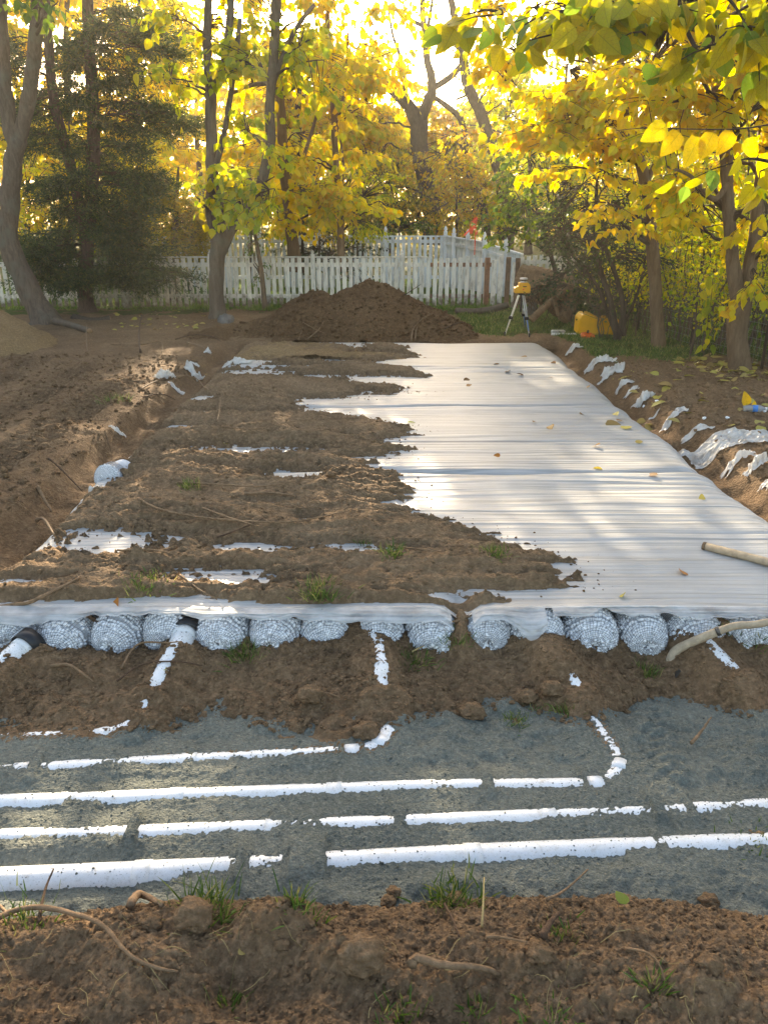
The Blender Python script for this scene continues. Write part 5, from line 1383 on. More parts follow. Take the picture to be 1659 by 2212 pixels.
# ================================================================== heaps, logs, tools
def heap(name, label, xs, ys, fn, mat):
    X, Y = np.meshgrid(xs, ys); Z = fn(X, Y)
    org = np.array([xs.mean(), ys.mean(), 0.0])
    V = np.stack([X, Y, Z], -1).reshape(-1, 3) - org
    o = link(name, make_mesh(name, V, grid_faces(len(ys), len(xs))), mat, None, label=label, category='dirt pile'); o.location = Vector(org)
    return o
def pile_z(x, y):
    wx = x + .12 * perlin(x * 1.5, y * 1.5, 151); wy = y + .12 * perlin(x * 1.5, y * 1.5, 152)
    def cone(cx, cy, h, sl, sr, sy):
        dx = np.where(wx < cx, (wx - cx) * sl, (wx - cx) * sr); dy = (wy - cy) * sy
        return h - np.sqrt(dx ** 2 + dy ** 2 + .006) + .05
    z = np.maximum(cone(-.22, 13.75, .84, .50, .50, .62), cone(-1.16, 13.65, .70, .62, .55, .60))
    z = np.maximum(z, cone(-1.9, 13.3, .30, .4, .4, .5)); z = np.maximum(z, cone(.75, 13.3, .34, .4, .42, .45))
    z = np.maximum(z, cone(-2.6, 13.2, .16, .3, .3, .4))
    z = z + .05 * fbm(x * 2.5, y * 2.5, 3, 153) + .03 * fbm(x * 8, y * 8, 3, 154) + .012 * fbm(x * 24, y * 24, 2, 156)
    return np.maximum(z, -.12)
heap('dirt_pile', 'large two peaked brown dirt pile in front of the white fence', np.arange(-4.2, 2.9, .026), np.arange(12.35, 15.2, .026), pile_z, M['soil_dark'])
def ochre_z(x, y):
    r = np.sqrt(((x + 6.9) / 1.0) ** 2 + ((y - 11.7) / 1.05) ** 2)
    z = 1.15 - .62 * np.sqrt(r ** 2 + .05) + .06 * fbm(x * 2, y * 2, 3, 161) + .025 * fbm(x * 9, y * 9, 3, 162)
    return np.maximum(z, -.15)
heap('dirt_pile', 'sandy ochre dirt pile at the left edge below the leaning trunk', np.arange(-9.0, -4.8, .03), np.arange(9.8, 13.8, .03), ochre_z, M['soil_ochre'])
# ochre dirt strewn on the far left of the fabric
def ochre_cover(x, y):
    s = poly_sd(x, y, np.array([AZ(a, b, .03)[:2] for a, b in ((490, 756), (560, 740), (700, 740), (780, 750), (770, 758), (850, 760), (900, 768), (800, 778), (640, 783), (560, 772), (480, 775))]))
    s = s + .10 * perlin(x * 1.6, y * 7, 171) + .04 * perlin(x * 6, y * 14, 172)
    return SH(x, y) + .09 * np.clip(s * 2.2, -.9, 1) + .03 * billow(x * 5, y * 5, 3, 173) * sstep(-.02, .1, s) + .01 * fbm(x * 16, y * 16, 2, 175)
field('ochre_cover', np.arange(-2.3, 1.2, .02), np.arange(10.6, 12.35, .02), ochre_cover, M['soil_ochre'], kind='structure')

def log(name, label, pts, radii, mat, rough=.05, seg=18, ends=True, cat='log'):
    P = catmull(np.array(pts, float), 8); rr = np.interp(np.linspace(0, 1, len(P)), np.linspace(0, 1, len(radii)), radii)
    b = np.array([P[:, 0].mean(), P[:, 1].mean(), P[:, 2].min() - radii[0]])
    e = empty(name, b, label, cat)
    MB().tube(P, rr, seg * 2, True, rough * .5, .06 if seg > 14 else .03).obj('bark', mat, e)
    if ends:
        for i, s in ((0, -1), (-1, 1)):
            t = unit(P[1] - P[0]) * -1 if i == 0 else unit(P[-1] - P[-2])
            MB().lathe([(0, .004), (rr[i] * .9, .003), (rr[i] * .93, -.02)], P[i] + t * .006, t, 18).obj('cut_end', M['logend'], e)
    return e
def at(px, py, y): return AY(px, py, y)
log('felled_log', 'big thick bark covered log lying beyond the laser level', [at(1122, 612, 15.0), at(1170, 620, 14.8), at(1240, 636, 14.5)], [.33, .32, .30], M['log'], .08, 26)
lg = bpy.data.objects['felled_log']
mb = MB()
for k in range(60):                               # torn roots hanging from its underside
    a = AY(RNG.uniform(1122, 1225), RNG.uniform(612, 648), 14.45); e = a + np.array([RNG.normal() * .16, -.12 - .1 * RNG.uniform(), -.12 - .3 * RNG.uniform()])
    mb.tube(bez(a, (a + e) / 2 + RNG.normal(size=3) * .1, e, 7), np.linspace(.012, .003, 7) * RNG.uniform(.5, 1.4), 4, False)
mb.obj('root_fibres', M['root_dark'], lg, kind='stuff')
log('felled_log', 'thin leaning log resting against the big log', [at(1148, 690, 14.0), at(1180, 660, 14.1), at(1228, 622, 14.3)], [.065, .06, .05], M['log'], .05, 12)
log('felled_log', 'short broken log chunk standing under the big log', [at(1216, 690, 14.2), at(1232, 665, 14.3), at(1240, 645, 14.4)], [.12, .13, .12], M['log'], .1, 12)
log('felled_log', 'small forked stump piece below the big log', [at(1205, 680, 14.0), at(1196, 645, 14.0), at(1192, 625, 14.0)], [.035, .03, .025], M['log'], .06, 8)
log('felled_log', 'long thin log lying along the foot of the fence', [at(985, 671, 16.2), at(1020, 674, 16.0), at(1060, 669, 15.9), at(1098, 658, 15.9)], [.06, .07, .07, .06], M['bark'], .06, 10)
log('felled_log', 'short grey log lying on the soil at the left', [ON(120, 700, .05), ON(150, 707, .05), ON(195, 720, .04)], [.07, .06, .05], M['bark'], .08, 10)
log('felled_log', 'mossy dark log between the leaning trunk and the cedar', [at(160, 690, 15.3), at(200, 698, 15.2), at(240, 692, 15.3)], [.11, .10, .09], M['bark_dark'], .1, 12)
# stones by the logs
for px, py, y, s, lab in ((1245, 612, 14.4, .13, 'rounded grey stone at the right end of the big log'), (1150, 668, 14.6, .12, 'grey stone under the big log behind the tripod'), (490, 695, 15.0, .16, 'angular grey stone right of the slender tree'), (1205, 662, 14.7, .2, 'dark earthy root ball under the big log')):
    mb = MB(); lumps(mb, np.array([AY(px, py, y)]), s, 2, .07, .9); mb.thing('stone', M['stone'] if 'root ball' not in lab else M['soil_dark'], lab, 'stone')

# rotary laser level on its tripod
tp = AY(1126, 640, 13.0); gz = 0.02
tr = empty('tripod', (tp[0], tp[1], gz), 'aluminium survey tripod standing on the grass beyond the fabric', 'tripod')
hz = AY(1126, 633, 13.0)[2]
MB().lathe([(0, -.02), (.055, -.02), (.06, 0), (.06, .012), (.0, .013)], (tp[0], tp[1], hz - .015), (0, 0, 1), 18).obj('head', M['black'], tr)
MB().tube([(tp[0], tp[1], hz - .03), (tp[0], tp[1], hz - .30)], .014, 10).obj('centre_column', M['black'], tr)
feet = [AZ(1090, 724, gz), AZ(1143, 727, gz), AZ(1134, 712, gz)]
for k, f in enumerate(feet):
    top = np.array([tp[0], tp[1], hz - .03]) + unit((f - np.array([tp[0], tp[1], gz])) * np.array([1, 1, 0])) * .05
    d = f - top
    leg = empty('leg', top - np.array(tr.location)); leg.parent = tr
    side = unit(np.cross(d, [0, 0, 1.0])) * .018
    mid = top + d * .56
    def legpart(mb, n, m):
        o = link(n, mb.mesh(n, top), m, leg); return o
    for s in (-1, 1): legpart(MB().tube([top + side * s, mid + side * s], .0095, 8), 'rail', M['cream' if k == 0 else 'alu'])
    legpart(MB().tube([top + d * .40, f], .0115, 8), 'lower_rod', M['cream' if k == 0 else 'alu'])
    legpart(MB().box(mid, (.07, .05, .05), None, .006), 'clamp', M['black'])
    legpart(MB().lathe([(0, -.02), (.012, .0), (.016, .05), (0, .06)], f, (0, 0, 1), 8), 'foot', M['black'])
    if k: legpart(MB().tube([top + d * .60 + (0, -.013, 0), top + d * .86 + (0, -.013, 0)], .007, 6), 'printed_strip', M['blue'])
lz = empty('laser_level', (tp[0], tp[1], hz), 'amber rotary laser level mounted on the tripod', 'laser level')
mb = MB(); c = np.array([tp[0], tp[1], hz])
prof = [(-.125, 0), (.125, 0), (.128, .10), (.10, .16), (-.055, .165), (-.06, .105), (-.128, .085)]
n = len(prof); Vv = [(c[0] + a, c[1] + s, c[2] + b + .003) for s in (-.085, .085) for a, b in prof]
Qs = [[i, (i + 1) % n, n + (i + 1) % n, n + i] for i in range(n)]
me = bpy.data.meshes.new('housing'); me.from_pydata([tuple(np.array(v) - c) for v in Vv], [], [tuple(q) for q in Qs] + [tuple(range(n))[::-1], tuple(range(n, 2 * n))]); me.materials.append(M['laser'])
ho = link('housing', me, None, lz)
bv = ho.modifiers.new('bevel', 'BEVEL'); bv.width = .012; bv.segments = 3
MB().lathe([(0, 0), (.055, 0), (.055, .02), (.04, .022), (.04, .045), (.065, .047), (.065, .07), (.05, .075), (0, .075)], (c[0] + .02, c[1], c[2] + .165), (0, 0, 1), 20).obj('rotating_head', M['alu'], lz)
MB().lathe([(.041, 0), (.043, .0), (.043, .02), (.041, .02)], (c[0] + .02, c[1], c[2] + .188), (0, 0, 1), 20).obj('lens_band', M['black'], lz)
MB().box((c[0] + .03, c[1] - .088, c[2] + .11), (.06, .006, .012)).obj('keypad', M['black'], lz)
MB().lathe([(0, 0), (.014, 0), (.014, .005), (0, .006)], (c[0] + .01, c[1] - .087, c[2] + .065), (0, -1, 0), 12).obj('dial', M['orange'], lz)

# open carrying case
cp = AZ(1287, 722, .03); ce = empty('carrying_case', (cp[0], cp[1], .03), 'yellow orange hard plastic instrument case lying on its side behind the shrub stems', 'case')
s = 1 / 135.0
prof = np.array([(-48, 8), (42, -4), (44, 34), (14, 38), (8, 34), (-6, 41), (-20, 50), (-40, 52), (-48, 42)]) * s
n = len(prof)
me = bpy.data.meshes.new('shell'); me.from_pydata([(a, o, b) for o in (-.11, .11) for a, b in prof], [], [(i, (i + 1) % n, n + (i + 1) % n, n + i) for i in range(n)] + [tuple(range(n))[::-1], tuple(range(n, 2 * n))]); me.materials.append(M['case'])
sh = link('shell', me, None, ce); bv = sh.modifiers.new('bevel', 'BEVEL'); bv.width = .018; bv.segments = 2
sh.rotation_euler = (.18, -.06, .12)
for k in range(4):
    o = MB().box((0, 0, 0), (.02, .015, .26), None, .005); me = o.mesh('rib'); r = link('rib', me, M['case'], ce); r.location = (-.22 + k * .13, -.125, .2 - .01 * k); r.rotation_euler = (.18, .05, .12)
me = MB().tube([(-.09, 0, 0), (-.07, 0, .05), (.07, 0, .05), (.09, 0, 0)], .014, 8).mesh('handle'); h = link('handle', me, M['black'], ce); h.location = (-.05, .0, .40)
me = MB().box((0, 0, 0), (.62, .012, .014), None, .003).mesh('seam'); h = link('seam', me, M['case'], ce); h.location = (-.02, -.122, .13); h.rotation_euler = (.18, .08, .12)
rp = AZ(1278, 726, .03)
re_ = empty('tape_reel', (rp[0] - .1, rp[1] - .1, .02), 'round orange tape reel lying in front of the yellow case', 'reel')
MB().lathe([(0, 0), (.10, 0), (.115, .015), (.115, .045), (.10, .06), (.04, .06), (.035, .052), (0, .052)], (rp[0] - .1, rp[1] - .1, .02), (0.1, -.2, 1), 24).obj('reel_body', M['orange'], re_)
MB().tube([(rp[0] - .1, rp[1] - .1, .1), (rp[0] - .1, rp[1] - .12, .13)], .02, 8).obj('knob', M['black'], re_)
MB().tube([AZ(1190, 722, .03) , AZ(1262, 721, .05)], .016, 8).thing('survey_rod', M['rod'], 'pale survey rod lying on the ground between tripod and case', 'rod')
MB().box(AZ(1205, 717, .05), (.22, .1, .06), None, .01).thing('plastic_tray', M['rod'], 'small clear grey plastic piece beside the survey rod', 'plastic piece')

# shovel
hb = ON(1449, 1416, .02); he = AY(1662, 1351, 3.20); hd = unit(he - hb)
tip = hb + np.array([-.012, -.02, -.05])
sv = empty('shovel', hb, 'wooden handled shovel with its blade sunk in the soil at the right', 'shovel')
MB().tube(catmull(np.array([hb + hd * .10 + (0, 0, .025), hb + hd * .20 + (0, 0, .045), hb + hd * .3 + (0, 0, .05), he + (0, 0, .02), he + hd * .55]), 5), np.linspace(.0195, .0175, 21), 14).obj('handle', M['handle'], sv)
MB().tube(catmull(np.array([tip, hb + hd * .02, hb + hd * .10 + (0, 0, .026), hb + hd * .21 + (0, 0, .047)]), 6), np.linspace(.024, .0205, 19), 14).obj('socket', M['handle'], sv)
MB().tube([hb + hd * .205 + (0, 0, .046), hb + hd * .222 + (0, 0, .047)], .0225, 14).obj('ferrule', M['steel'], sv)
us = np.linspace(-1, 1, 13); vvv = np.linspace(0, 1, 11); UU, VV = np.meshgrid(us, vvv)
fx = unit(np.array([-.55, -.25, -.75])); sx = unit(np.cross(fx, [0, 0, 1.0])); nx = np.cross(sx, fx)
wid = .10 * np.sqrt(np.clip(1 - (VV - .3) ** 3, 0, 1)) * (1 - .75 * VV ** 4)
Pb = tip[None, None] + (VV * .27)[..., None] * fx + (UU * wid)[..., None] * sx + (.03 * UU ** 2)[..., None] * nx
MB().add(Pb.reshape(-1, 3), grid_faces(11, 13)).obj('blade', M['steel'], sv)
# pole lying on the fabric
q0 = ON(1519, 1187, .022); q1 = ON(1659, 1224, .026); qd = unit(q1 - q0)
pl = empty('tool_pole', q0, 'pale wooden tool pole lying on the fabric from the right edge', 'pole')
MB().tube([q0, q0 + qd * .6, q0 + qd * 1.7], .0235, 16).obj('pole_shaft', M['handle'], pl)
MB().tube([q0 - qd * .006, q0 + qd * .012], .0245, 16).obj('end_cap', M['root'], pl)

# water bottle
bp = ON(1628, 889, .03); bd = unit(np.array([1.0, -.25, .02]))
bt = empty('water_bottle', bp - np.array([0, 0, .03]), 'clear plastic water bottle with a blue label lying on the soil', 'bottle')
n_ = N('clear bottle plastic'); g = n_.n('ShaderNodeBsdfGlass'); g.inputs['Roughness'].default_value = .08; g.inputs['IOR'].default_value = 1.12; g.inputs[0].default_value = (.9, .95, 1, 1)
df = n_.n('ShaderNodeBsdfDiffuse'); df.inputs[0].default_value = (.5, .52, .55, 1); mx = n_.n('ShaderNodeMixShader'); mx.inputs[0].default_value = .45; n_.l(g.outputs[0], mx.inputs[1]); n_.l(df.outputs[0], mx.inputs[2]); M['clear'] = n_.done(mx.outputs[0])
MB().lathe([(0, -.10), (.028, -.10), (.032, -.09), (.03, -.05), (.033, -.03), (.033, .03), (.032, .05), (.015, .085), (.013, .095), (0, .095)], bp, bd, 20).obj('bottle_body', M['clear'], bt)
MB().lathe([(.0335, -.022), (.0338, -.022), (.0338, .025), (.0335, .025)], bp, bd, 20).obj('label', M['blue'], bt)
MB().lathe([(0, .095), (.016, .093), (.016, .112), (0, .113)], bp, bd, 14).obj('cap', M['rod'], bt)

# ================================================================== torn fabric scraps
def scrap(px, py, w, d, h, rz, label, seed, n=40):
    c = ON(px, py); c[0] += .06 * np.sign(c[0]); w *= .85; d *= .5 + .2 * ((seed // 11) % 3); h *= .4 + .25 * ((seed // 11) % 3); w, d = (w, d) if w > .7 else (w * .85, d * (.7 + .3 * ((seed // 11) % 2)))
    u = np.linspace(-1, 1, n); A, B = np.meshgrid(u, u)
    x = A * w / 2 * (1 + .3 * perlin(B * 1.6, A * 0 + seed, seed)); y = B * d / 2 * (1 + .35 * perlin(A * 1.6, A * 0 + seed, seed + 1))
    ca, sa = math.cos(rz), math.sin(rz)
    X = c[0] + x * ca - y * sa; Y = c[1] + x * sa + y * ca
    ca2, sa2 = math.cos(seed * 1.3), math.sin(seed * 1.3); xr = x * ca2 - y * sa2; yr = x * sa2 + y * ca2
    cr = 1.2 * np.abs(perlin(xr * 9 + 2 * perlin(x * 6, y * 6, seed), yr * 4, seed + 2)) + .6 * np.abs(perlin(yr * 19 + xr * 8, xr * 13, seed + 3)) + .5 * np.abs(perlin(x * 44 + yr * 10, y * 44, seed + 5))
    Z = TOP(X, Y) + .006 + h * (cr - .12) * (.35 + .65 * (1 - np.maximum(np.abs(A), np.abs(B)) ** 2))
    X = X + .25 * h * perlin(x * 22, y * 22, seed + 7); Y = Y + .25 * h * perlin(x * 22, y * 22, seed + 8)
    mb = MB().add(np.stack([X, Y, Z], -1).reshape(-1, 3), grid_faces(n, n))
    return mb.thing('fabric_scrap', M['fabric_rag'], label, 'fabric scrap', 'torn fabric scraps along the trenches', smooth=False)
SC = [(1232, 760, .30, .55, .16, .3, 'crumpled white fabric scrap at the far right corner of the sheet'), (1290, 782, .55, .28, .12, .2, 'pale fabric scrap with a curled end at the grass edge'),
      (1310, 815, .36, .32, .16, -.4, 'bunched white fabric scrap next below the curled one on the right trench'), (1338, 842, .26, .24, .14, -.6, 'small knotted fabric scrap halfway along the right trench'), (1350, 862, .2, .16, .08, 0, 'tiny flat fabric scrap touching the right sheet edge'),
      (1375, 880, .26, .2, .14, .4, 'upright folded fabric scrap on the right trench bank'), (1398, 908, .14, .1, .06, 0, 'smallest fabric scrap poking from the right trench'), (1440, 918, .36, .14, .08, .5, 'narrow pointed fabric scrap above the large torn piece'),
      (1575, 955, .95, .42, .05, -.12, 'largest torn fabric piece spread over the right bank'), (1490, 950, .34, .16, .08, -.5, 'twisted fabric end left of the largest torn piece'), (1580, 1008, .32, .2, .10, .1, 'white fabric scrap lying below the largest torn piece'), (1615, 1022, .22, .12, .08, .4, 'little folded fabric scrap below the largest torn piece, near the right edge'), (1652, 1050, .22, .3, .14, .2, 'rumpled fabric scrap at the right picture edge'),
      (368, 818, .30, .22, .18, .3, 'upright white fabric scrap in the left trench by the roots'), (430, 822, .34, .2, .16, -.3, 'fabric scrap folded over twigs right of the upright left one'), (395, 850, .22, .2, .12, 0, 'dirty fabric scrap deep in the left trench'), (272, 948, .16, .12, .10, .3, 'small bright fabric scrap alone in the left trench'), (460, 770, .12, .1, .08, 0, 'tiny fabric scrap at the far end of the left trench'),
      (215, 1052, .2, .14, .06, .6, 'soiled fabric fold below the bulging left bundle'), (520, 785, .55, .3, .10, .1, 'rumpled fabric fold with soil on it at the far left of the bed'), (432, 797, .14, .08, .06, .4, 'thin fabric scrap lying on soil near the far left corner')]
for i, (a, b, w, d, h, rz, lab) in enumerate(SC): scrap(a, b, w, d, h, rz, lab, 400 + i * 11)

# ================================================================== roots, sticks, tufts
def stick(pts, r, label, mat='root', name='root', cat='root', lift=.012, r1=.45, group=None):
    P = np.array([ON(a, b, lift + (c if len(q) > 2 else 0)) for q in pts for a, b, c in [(q[0], q[1], q[2] if len(q) > 2 else 0)]])
    if len(P) > 2: P[1:-1, 2] = .5 * P[1:-1, 2] + .25 * (P[:-2, 2] + P[2:, 2])
    C_ = catmull(P, 6); C_ = C_ + RNG.normal(size=C_.shape) * r * .18
    if len(C_) > 8: C_[2:-2] = (C_[:-4] + C_[1:-3] + C_[2:-2] + C_[3:-1] + C_[4:]) / 5
    MB().tube(C_, np.linspace(r, r * r1, len(C_)), 8, True, .1).thing(name, M[mat], label, cat, group)
stick([(-40, 2012), (40, 1990, .01), (110, 1985, .025), (190, 1998, .03), (235, 2030, .03), (275, 2068, .02), (330, 2100, .015), (385, 2110, .005)], .009, 'long curved pale root sweeping across the lower left soil')
stick([(0, 1962), (30, 1990, .02), (60, 1987, .02)], .006, 'thin root stub at the lower left edge')
stick([(890, 2104, .03), (905, 2096, .03), (960, 2104, .03), (1040, 2112, .02), (1075, 2112, .0)], .014, 'short thick peeled root in the middle foreground soil')
stick([(1172, 2042, .02), (1185, 2020, .03), (1205, 1992, .02)], .011, 'brown stick poking up in the right foreground hollow', 'root_dark')
stick([(1050, 2038, .015), (1090, 2046, .02), (1135, 2054, .02)], .005, 'thin pale rootlet above the thick peeled root')
stick([(1350, 2056), (1390, 2075, .02), (1420, 2095, .03), (1435, 2140, .01)], .004, 'hair thin arched rootlet in the right foreground')
stick([(1180, 1960, .02), (1215, 1945, .03), (1265, 1915, .06)], .005, 'wiggly pale rootlet standing over the near sand edge')
stick([(85, 2000), (105, 1975, .05), (128, 1938, .11)], .006, 'thin pinkish twig rising in front of the nearest pipe', 'root_dark')
stick([(1040, 2010, .0), (1042, 1985, .05), (1042, 1955, .1)], .004, 'upright thin straw stalk at the sand edge', 'straw')
stick([(960, 1960, .0), (975, 2000, .03), (990, 2040, .02)], .005, 'dark bent twig beside the grass tuft at the sand edge', 'root_dark')
stick([(285, 1966, .004), (305, 1960, .006), (330, 1958, .006), (352, 1962, .004)], .014, 'smooth brown root hump on the near sand edge', 'root')
stick([(110, 1445, .0), (150, 1446, .02), (185, 1470, .03), (205, 1480, .005)], .009, 'bent pale root lying right of the left pipe stub')
stick([(265, 1455, .02), (300, 1410, .03), (360, 1400, .03), (395, 1402, .03)], .006, 'forked brown root crossing to the pipe collar')
stick([(255, 1480, .01), (310, 1450, .02), (380, 1438, .05), (440, 1450, .02)], .005, 'thin root arching over the collared pipe', 'root_dark')
stick([(175, 1350, .07), (210, 1365, .06), (255, 1400, .03), (260, 1405, .02)], .014, 'dark broken branch leaning on the bundles at the left', 'root_dark', 'branch', 'branch')
stick([(250, 1405, .02), (268, 1385, .05), (285, 1368, .07)], .008, 'short side piece of the broken branch at the left bundles', 'root_dark', 'branch', 'branch')
stick([(610, 1355, .05), (680, 1356, .05), (720, 1362, .03)], .010, 'dark stick lying along the foot of the bundles', 'root_dark', 'branch', 'branch')
stick([(-20, 1325, .02), (60, 1322, .03), (95, 1305, .03), (165, 1258, .02), (170, 1250)], .012, 'long brown root crossing the fabric edge at the left', 'root')
stick([(390, 1250, .01), (430, 1285, .02), (470, 1300)], .006, 'pale rootlet curving down to the fabric edge')
stick([(385, 1045), (470, 1055, .03), (560, 1065, .02), (640, 1048, .02)], .008, 'long thin root lying across the middle of the thrown soil')
stick([(530, 1070), (590, 1072, .02), (640, 1075)], .010, 'straight brown stick just under the long thin root')
stick([(300, 1080), (345, 1110, .02), (440, 1130, .03), (560, 1140, .02), (650, 1135, .02), (760, 1105)], .008, 'very long wavy root spanning the thrown soil')
stick([(440, 1108, .02), (500, 1128, .03), (560, 1148, .02)], .007, 'root crossing the long wavy root at its middle')
stick([(470, 1165), (530, 1150, .03), (570, 1130, .02)], .006, 'slanting root below the crossing roots', 'root_dark')
stick([(255, 1200, .02), (330, 1198, .03), (380, 1206, .01)], .006, 'split pale stick under the left fabric strip')
stick([(840, 1185, .01), (900, 1190, .02), (960, 1195)], .007, 'brown root right of centre on the thrown soil')
stick([(470, 920, .03), (475, 900, .05), (478, 885, .07)], .007, 'short upright twig on the far thrown soil')
stick([(480, 925), (560, 932, .03), (640, 915, .02), (760, 905)], .005, 'fine pale root on the far thrown soil')
stick([(85, 1062, .03), (95, 1085, .05), (112, 1108, .0)], .016, 'thick pale broken root sticking out of the left bank')
stick([(80, 1128, .0), (100, 1142, .03), (118, 1160)], .013, 'stubby root low on the left bank')
stick([(110, 1010, .06), (140, 1030, .05), (180, 1065)], .009, 'root hanging down the left bank', 'root_dark')
stick([(240, 745, .0), (305, 750, .02), (350, 742, .04), (350, 765, .0)], .010, 'curled root lying on the trodden soil at the left')
stick([(305, 762, .0), (303, 745, .12), (310, 715, .26)], .018, 'white tipped stub standing in the trodden soil', 'root_dark')
stick([(190, 765, .0), (190, 750, .10), (192, 732, .22)], .011, 'short straight stake standing in the trodden soil', 'root')
stick([(405, 745, .02), (440, 752, .05), (452, 770, .0)], .018, 'thick root sticking out by the far end of the left trench')
stick([(380, 735), (420, 728, .04), (470, 735, .06), (490, 760, .0)], .010, 'dark root loop by the far end of the left trench', 'root_dark')
stick([(300, 845), (350, 825, .06), (420, 835, .06), (450, 850)], .009, 'arched root over the left trench by the fabric scraps')
stick([(310, 860), (350, 855, .04), (380, 870, .02)], .008, 'lower root in the tangle over the left trench', 'root_dark')
stick([(290, 830), (330, 850, .05), (360, 880)], .006, 'thin slanting root in the tangle over the left trench')
stick([(1490, 1620, .02), (1510, 1600, .03), (1530, 1575, .05)], .008, 'pale twig standing on the sand at the right')
stick([(1560, 1472), (1610, 1476, .01), (1680, 1482)], .006, 'rootlet along the soil edge right of the slanting pipe')
stick([(655, 1510), (700, 1500, .02), (735, 1512)], .005, 'thin rootlet by the big clod in the middle soil')
stick([(1020, 1330, .0), (985, 1352, .02), (960, 1345)], .008, 'torn pale roots in the gap between bundles')
stick([(890, 1420, .02), (930, 1400, .02)], .004, 'tiny straw right of the middle pipe', 'straw')
stick([(1200, 1325, .02), (1260, 1330, .03), (1300, 1326)], .007, 'brown twig at the foot of the right bundles', 'root_dark')
# roots and sticks on the dirt pile
def pstick(pts, r, label, mat='root'):
    P = []
    for px, py in pts:
        d = ray(px, py); t = np.linspace(11.8, 15, 300) / d[1]; Q = EYE + t[:, None] * d
        zz = np.maximum(pile_z(Q[:, 0], Q[:, 1]), 0); i = np.argmax(Q[:, 2] < zz) if (Q[:, 2] < zz).any() else 120
        P.append(Q[i] + (0, -.02, .015))
    C_ = catmull(np.array(P), 6); MB().tube(C_, np.linspace(r, r * .4, len(C_)), 6, True, .1).thing('root', M[mat], label, 'root')
pstick([(888, 738), (893, 712), (910, 692), (928, 680), (922, 676)], .014, 'pale looped root on the right flank of the dirt pile')
pstick([(896, 738), (902, 706), (924, 684)], .010, 'second thin root beside the looped one on the dirt pile')
pstick([(664, 735), (690, 712), (700, 695)], .011, 'pale root on the left flank of the dirt pile')
pstick([(655, 698), (680, 712), (703, 722)], .008, 'thin root crossing the left flank of the dirt pile')
pstick([(645, 736), (652, 718), (655, 708)], .008, 'short root low on the left flank of the dirt pile')
pstick([(960, 712), (985, 700), (1000, 698)], .014, 'dark stick on the far right flank of the dirt pile', 'root_dark')
pstick([(872, 640), (900, 622), (910, 615)], .008, 'bare twig standing from the right shoulder of the dirt pile', 'root_dark')

def tuft(px, py, n, h, spread, label, mat='grass', lift=0.0, w=.005, soil=True):
    c = ON(px, py, lift); mb = MB(); n = int(n * 1.5)
    blades(mb, c, n, h, spread, w)
    e = empty('grass_tuft', c, label, 'grass tuft')
    mb.obj('blades', M[mat], e, kind='stuff')
    if soil:
        m2 = MB(); lumps(m2, np.array([c + (RNG.normal() * .01, .01, -.012) for _ in range(3)]), spread * .8, 2, .12, .6); m2.obj('clod', M['soil'], e)
TU = [(690, 1282, 160, .09, .05, 'bright green grass tuft near the front fabric edge'), (310, 1260, 120, .07, .06, 'wide sparse grass tuft left of the bright green one'), (410, 1052, 70, .09, .04, 'small grass tuft on the middle thrown soil'),
      (845, 1195, 60, .09, .035, 'thin grass tuft on the ridge of thrown soil'), (1068, 1195, 80, .08, .04, 'dark grass sod leaning on the right soil slope'), (785, 1172, 50, .06, .03, 'little grass sod beside the centre fabric strip'),
      (530, 1408, 170, .085, .05, 'yellow green tuft right of the pipe collar'), (892, 1425, 130, .08, .045, 'tuft of drooping grass right of the middle pipe'), (985, 1375, 90, .06, .05, 'low tuft below the torn fabric gap'),
      (1390, 1452, 90, .08, .03, 'yellow tuft left of the shovel blade'), (1630, 1385, 60, .10, .03, 'tuft by the shovel handle near the right edge'), (1555, 1345, 50, .06, .05, 'dark tuft at the foot of the right bundles'),
      (1110, 1560, 50, .07, .03, 'straw coloured tuft lying on the sand'), (1220, 1530, 40, .07, .03, 'tuft at the sand edge left of the right pipe elbow'), (1155, 1530, 40, .06, .03, 'small tuft next to the clods at the sand edge'),
      (435, 1970, 150, .10, .045, 'grass sod on the near sand edge left of centre'), (980, 1955, 170, .085, .05, 'thick grass tuft on the near sand edge in the middle'), (35, 2010, 110, .07, .05, 'dry curly grass tuft at the lower left edge'),
      (640, 1950, 36, .09, .02, 'few grass blades on a soil bump at the near sand edge'), (490, 2168, 26, .08, .02, 'few green blades in the lower left foreground'), (1415, 2135, 34, .09, .015, 'upright grass blades in the lower right foreground'),
      (1215, 2030, 40, .06, .03, 'yellowed grass wisps in the right foreground hollow'), (1030, 2180, 36, .07, .02, 'grass wisps at the bottom edge in the middle'), (870, 2200, 40, .07, .03, 'grass wisps at the bottom edge left of middle'), (1175, 2195, 50, .05, .04, 'mossy sod at the bottom edge right of middle'),
      (1640, 1812, 70, .05, .05, 'yellow grass wisps on the sand at the right edge'), (250, 865, 60, .12, .07, 'pale weed tuft on the left bank'), (205, 1390, 26, .05, .03, 'few blades at the foot of the left bundles'), (830, 2200, 20, .05, .02, 'tiny wisps at the bottom edge near the middle'), (680, 1990, 18, .06, .015, 'single grass sprout in the foreground soil')]
for a, b, n, h, s, lab in TU: tuft(a, b, n, h, s, lab)

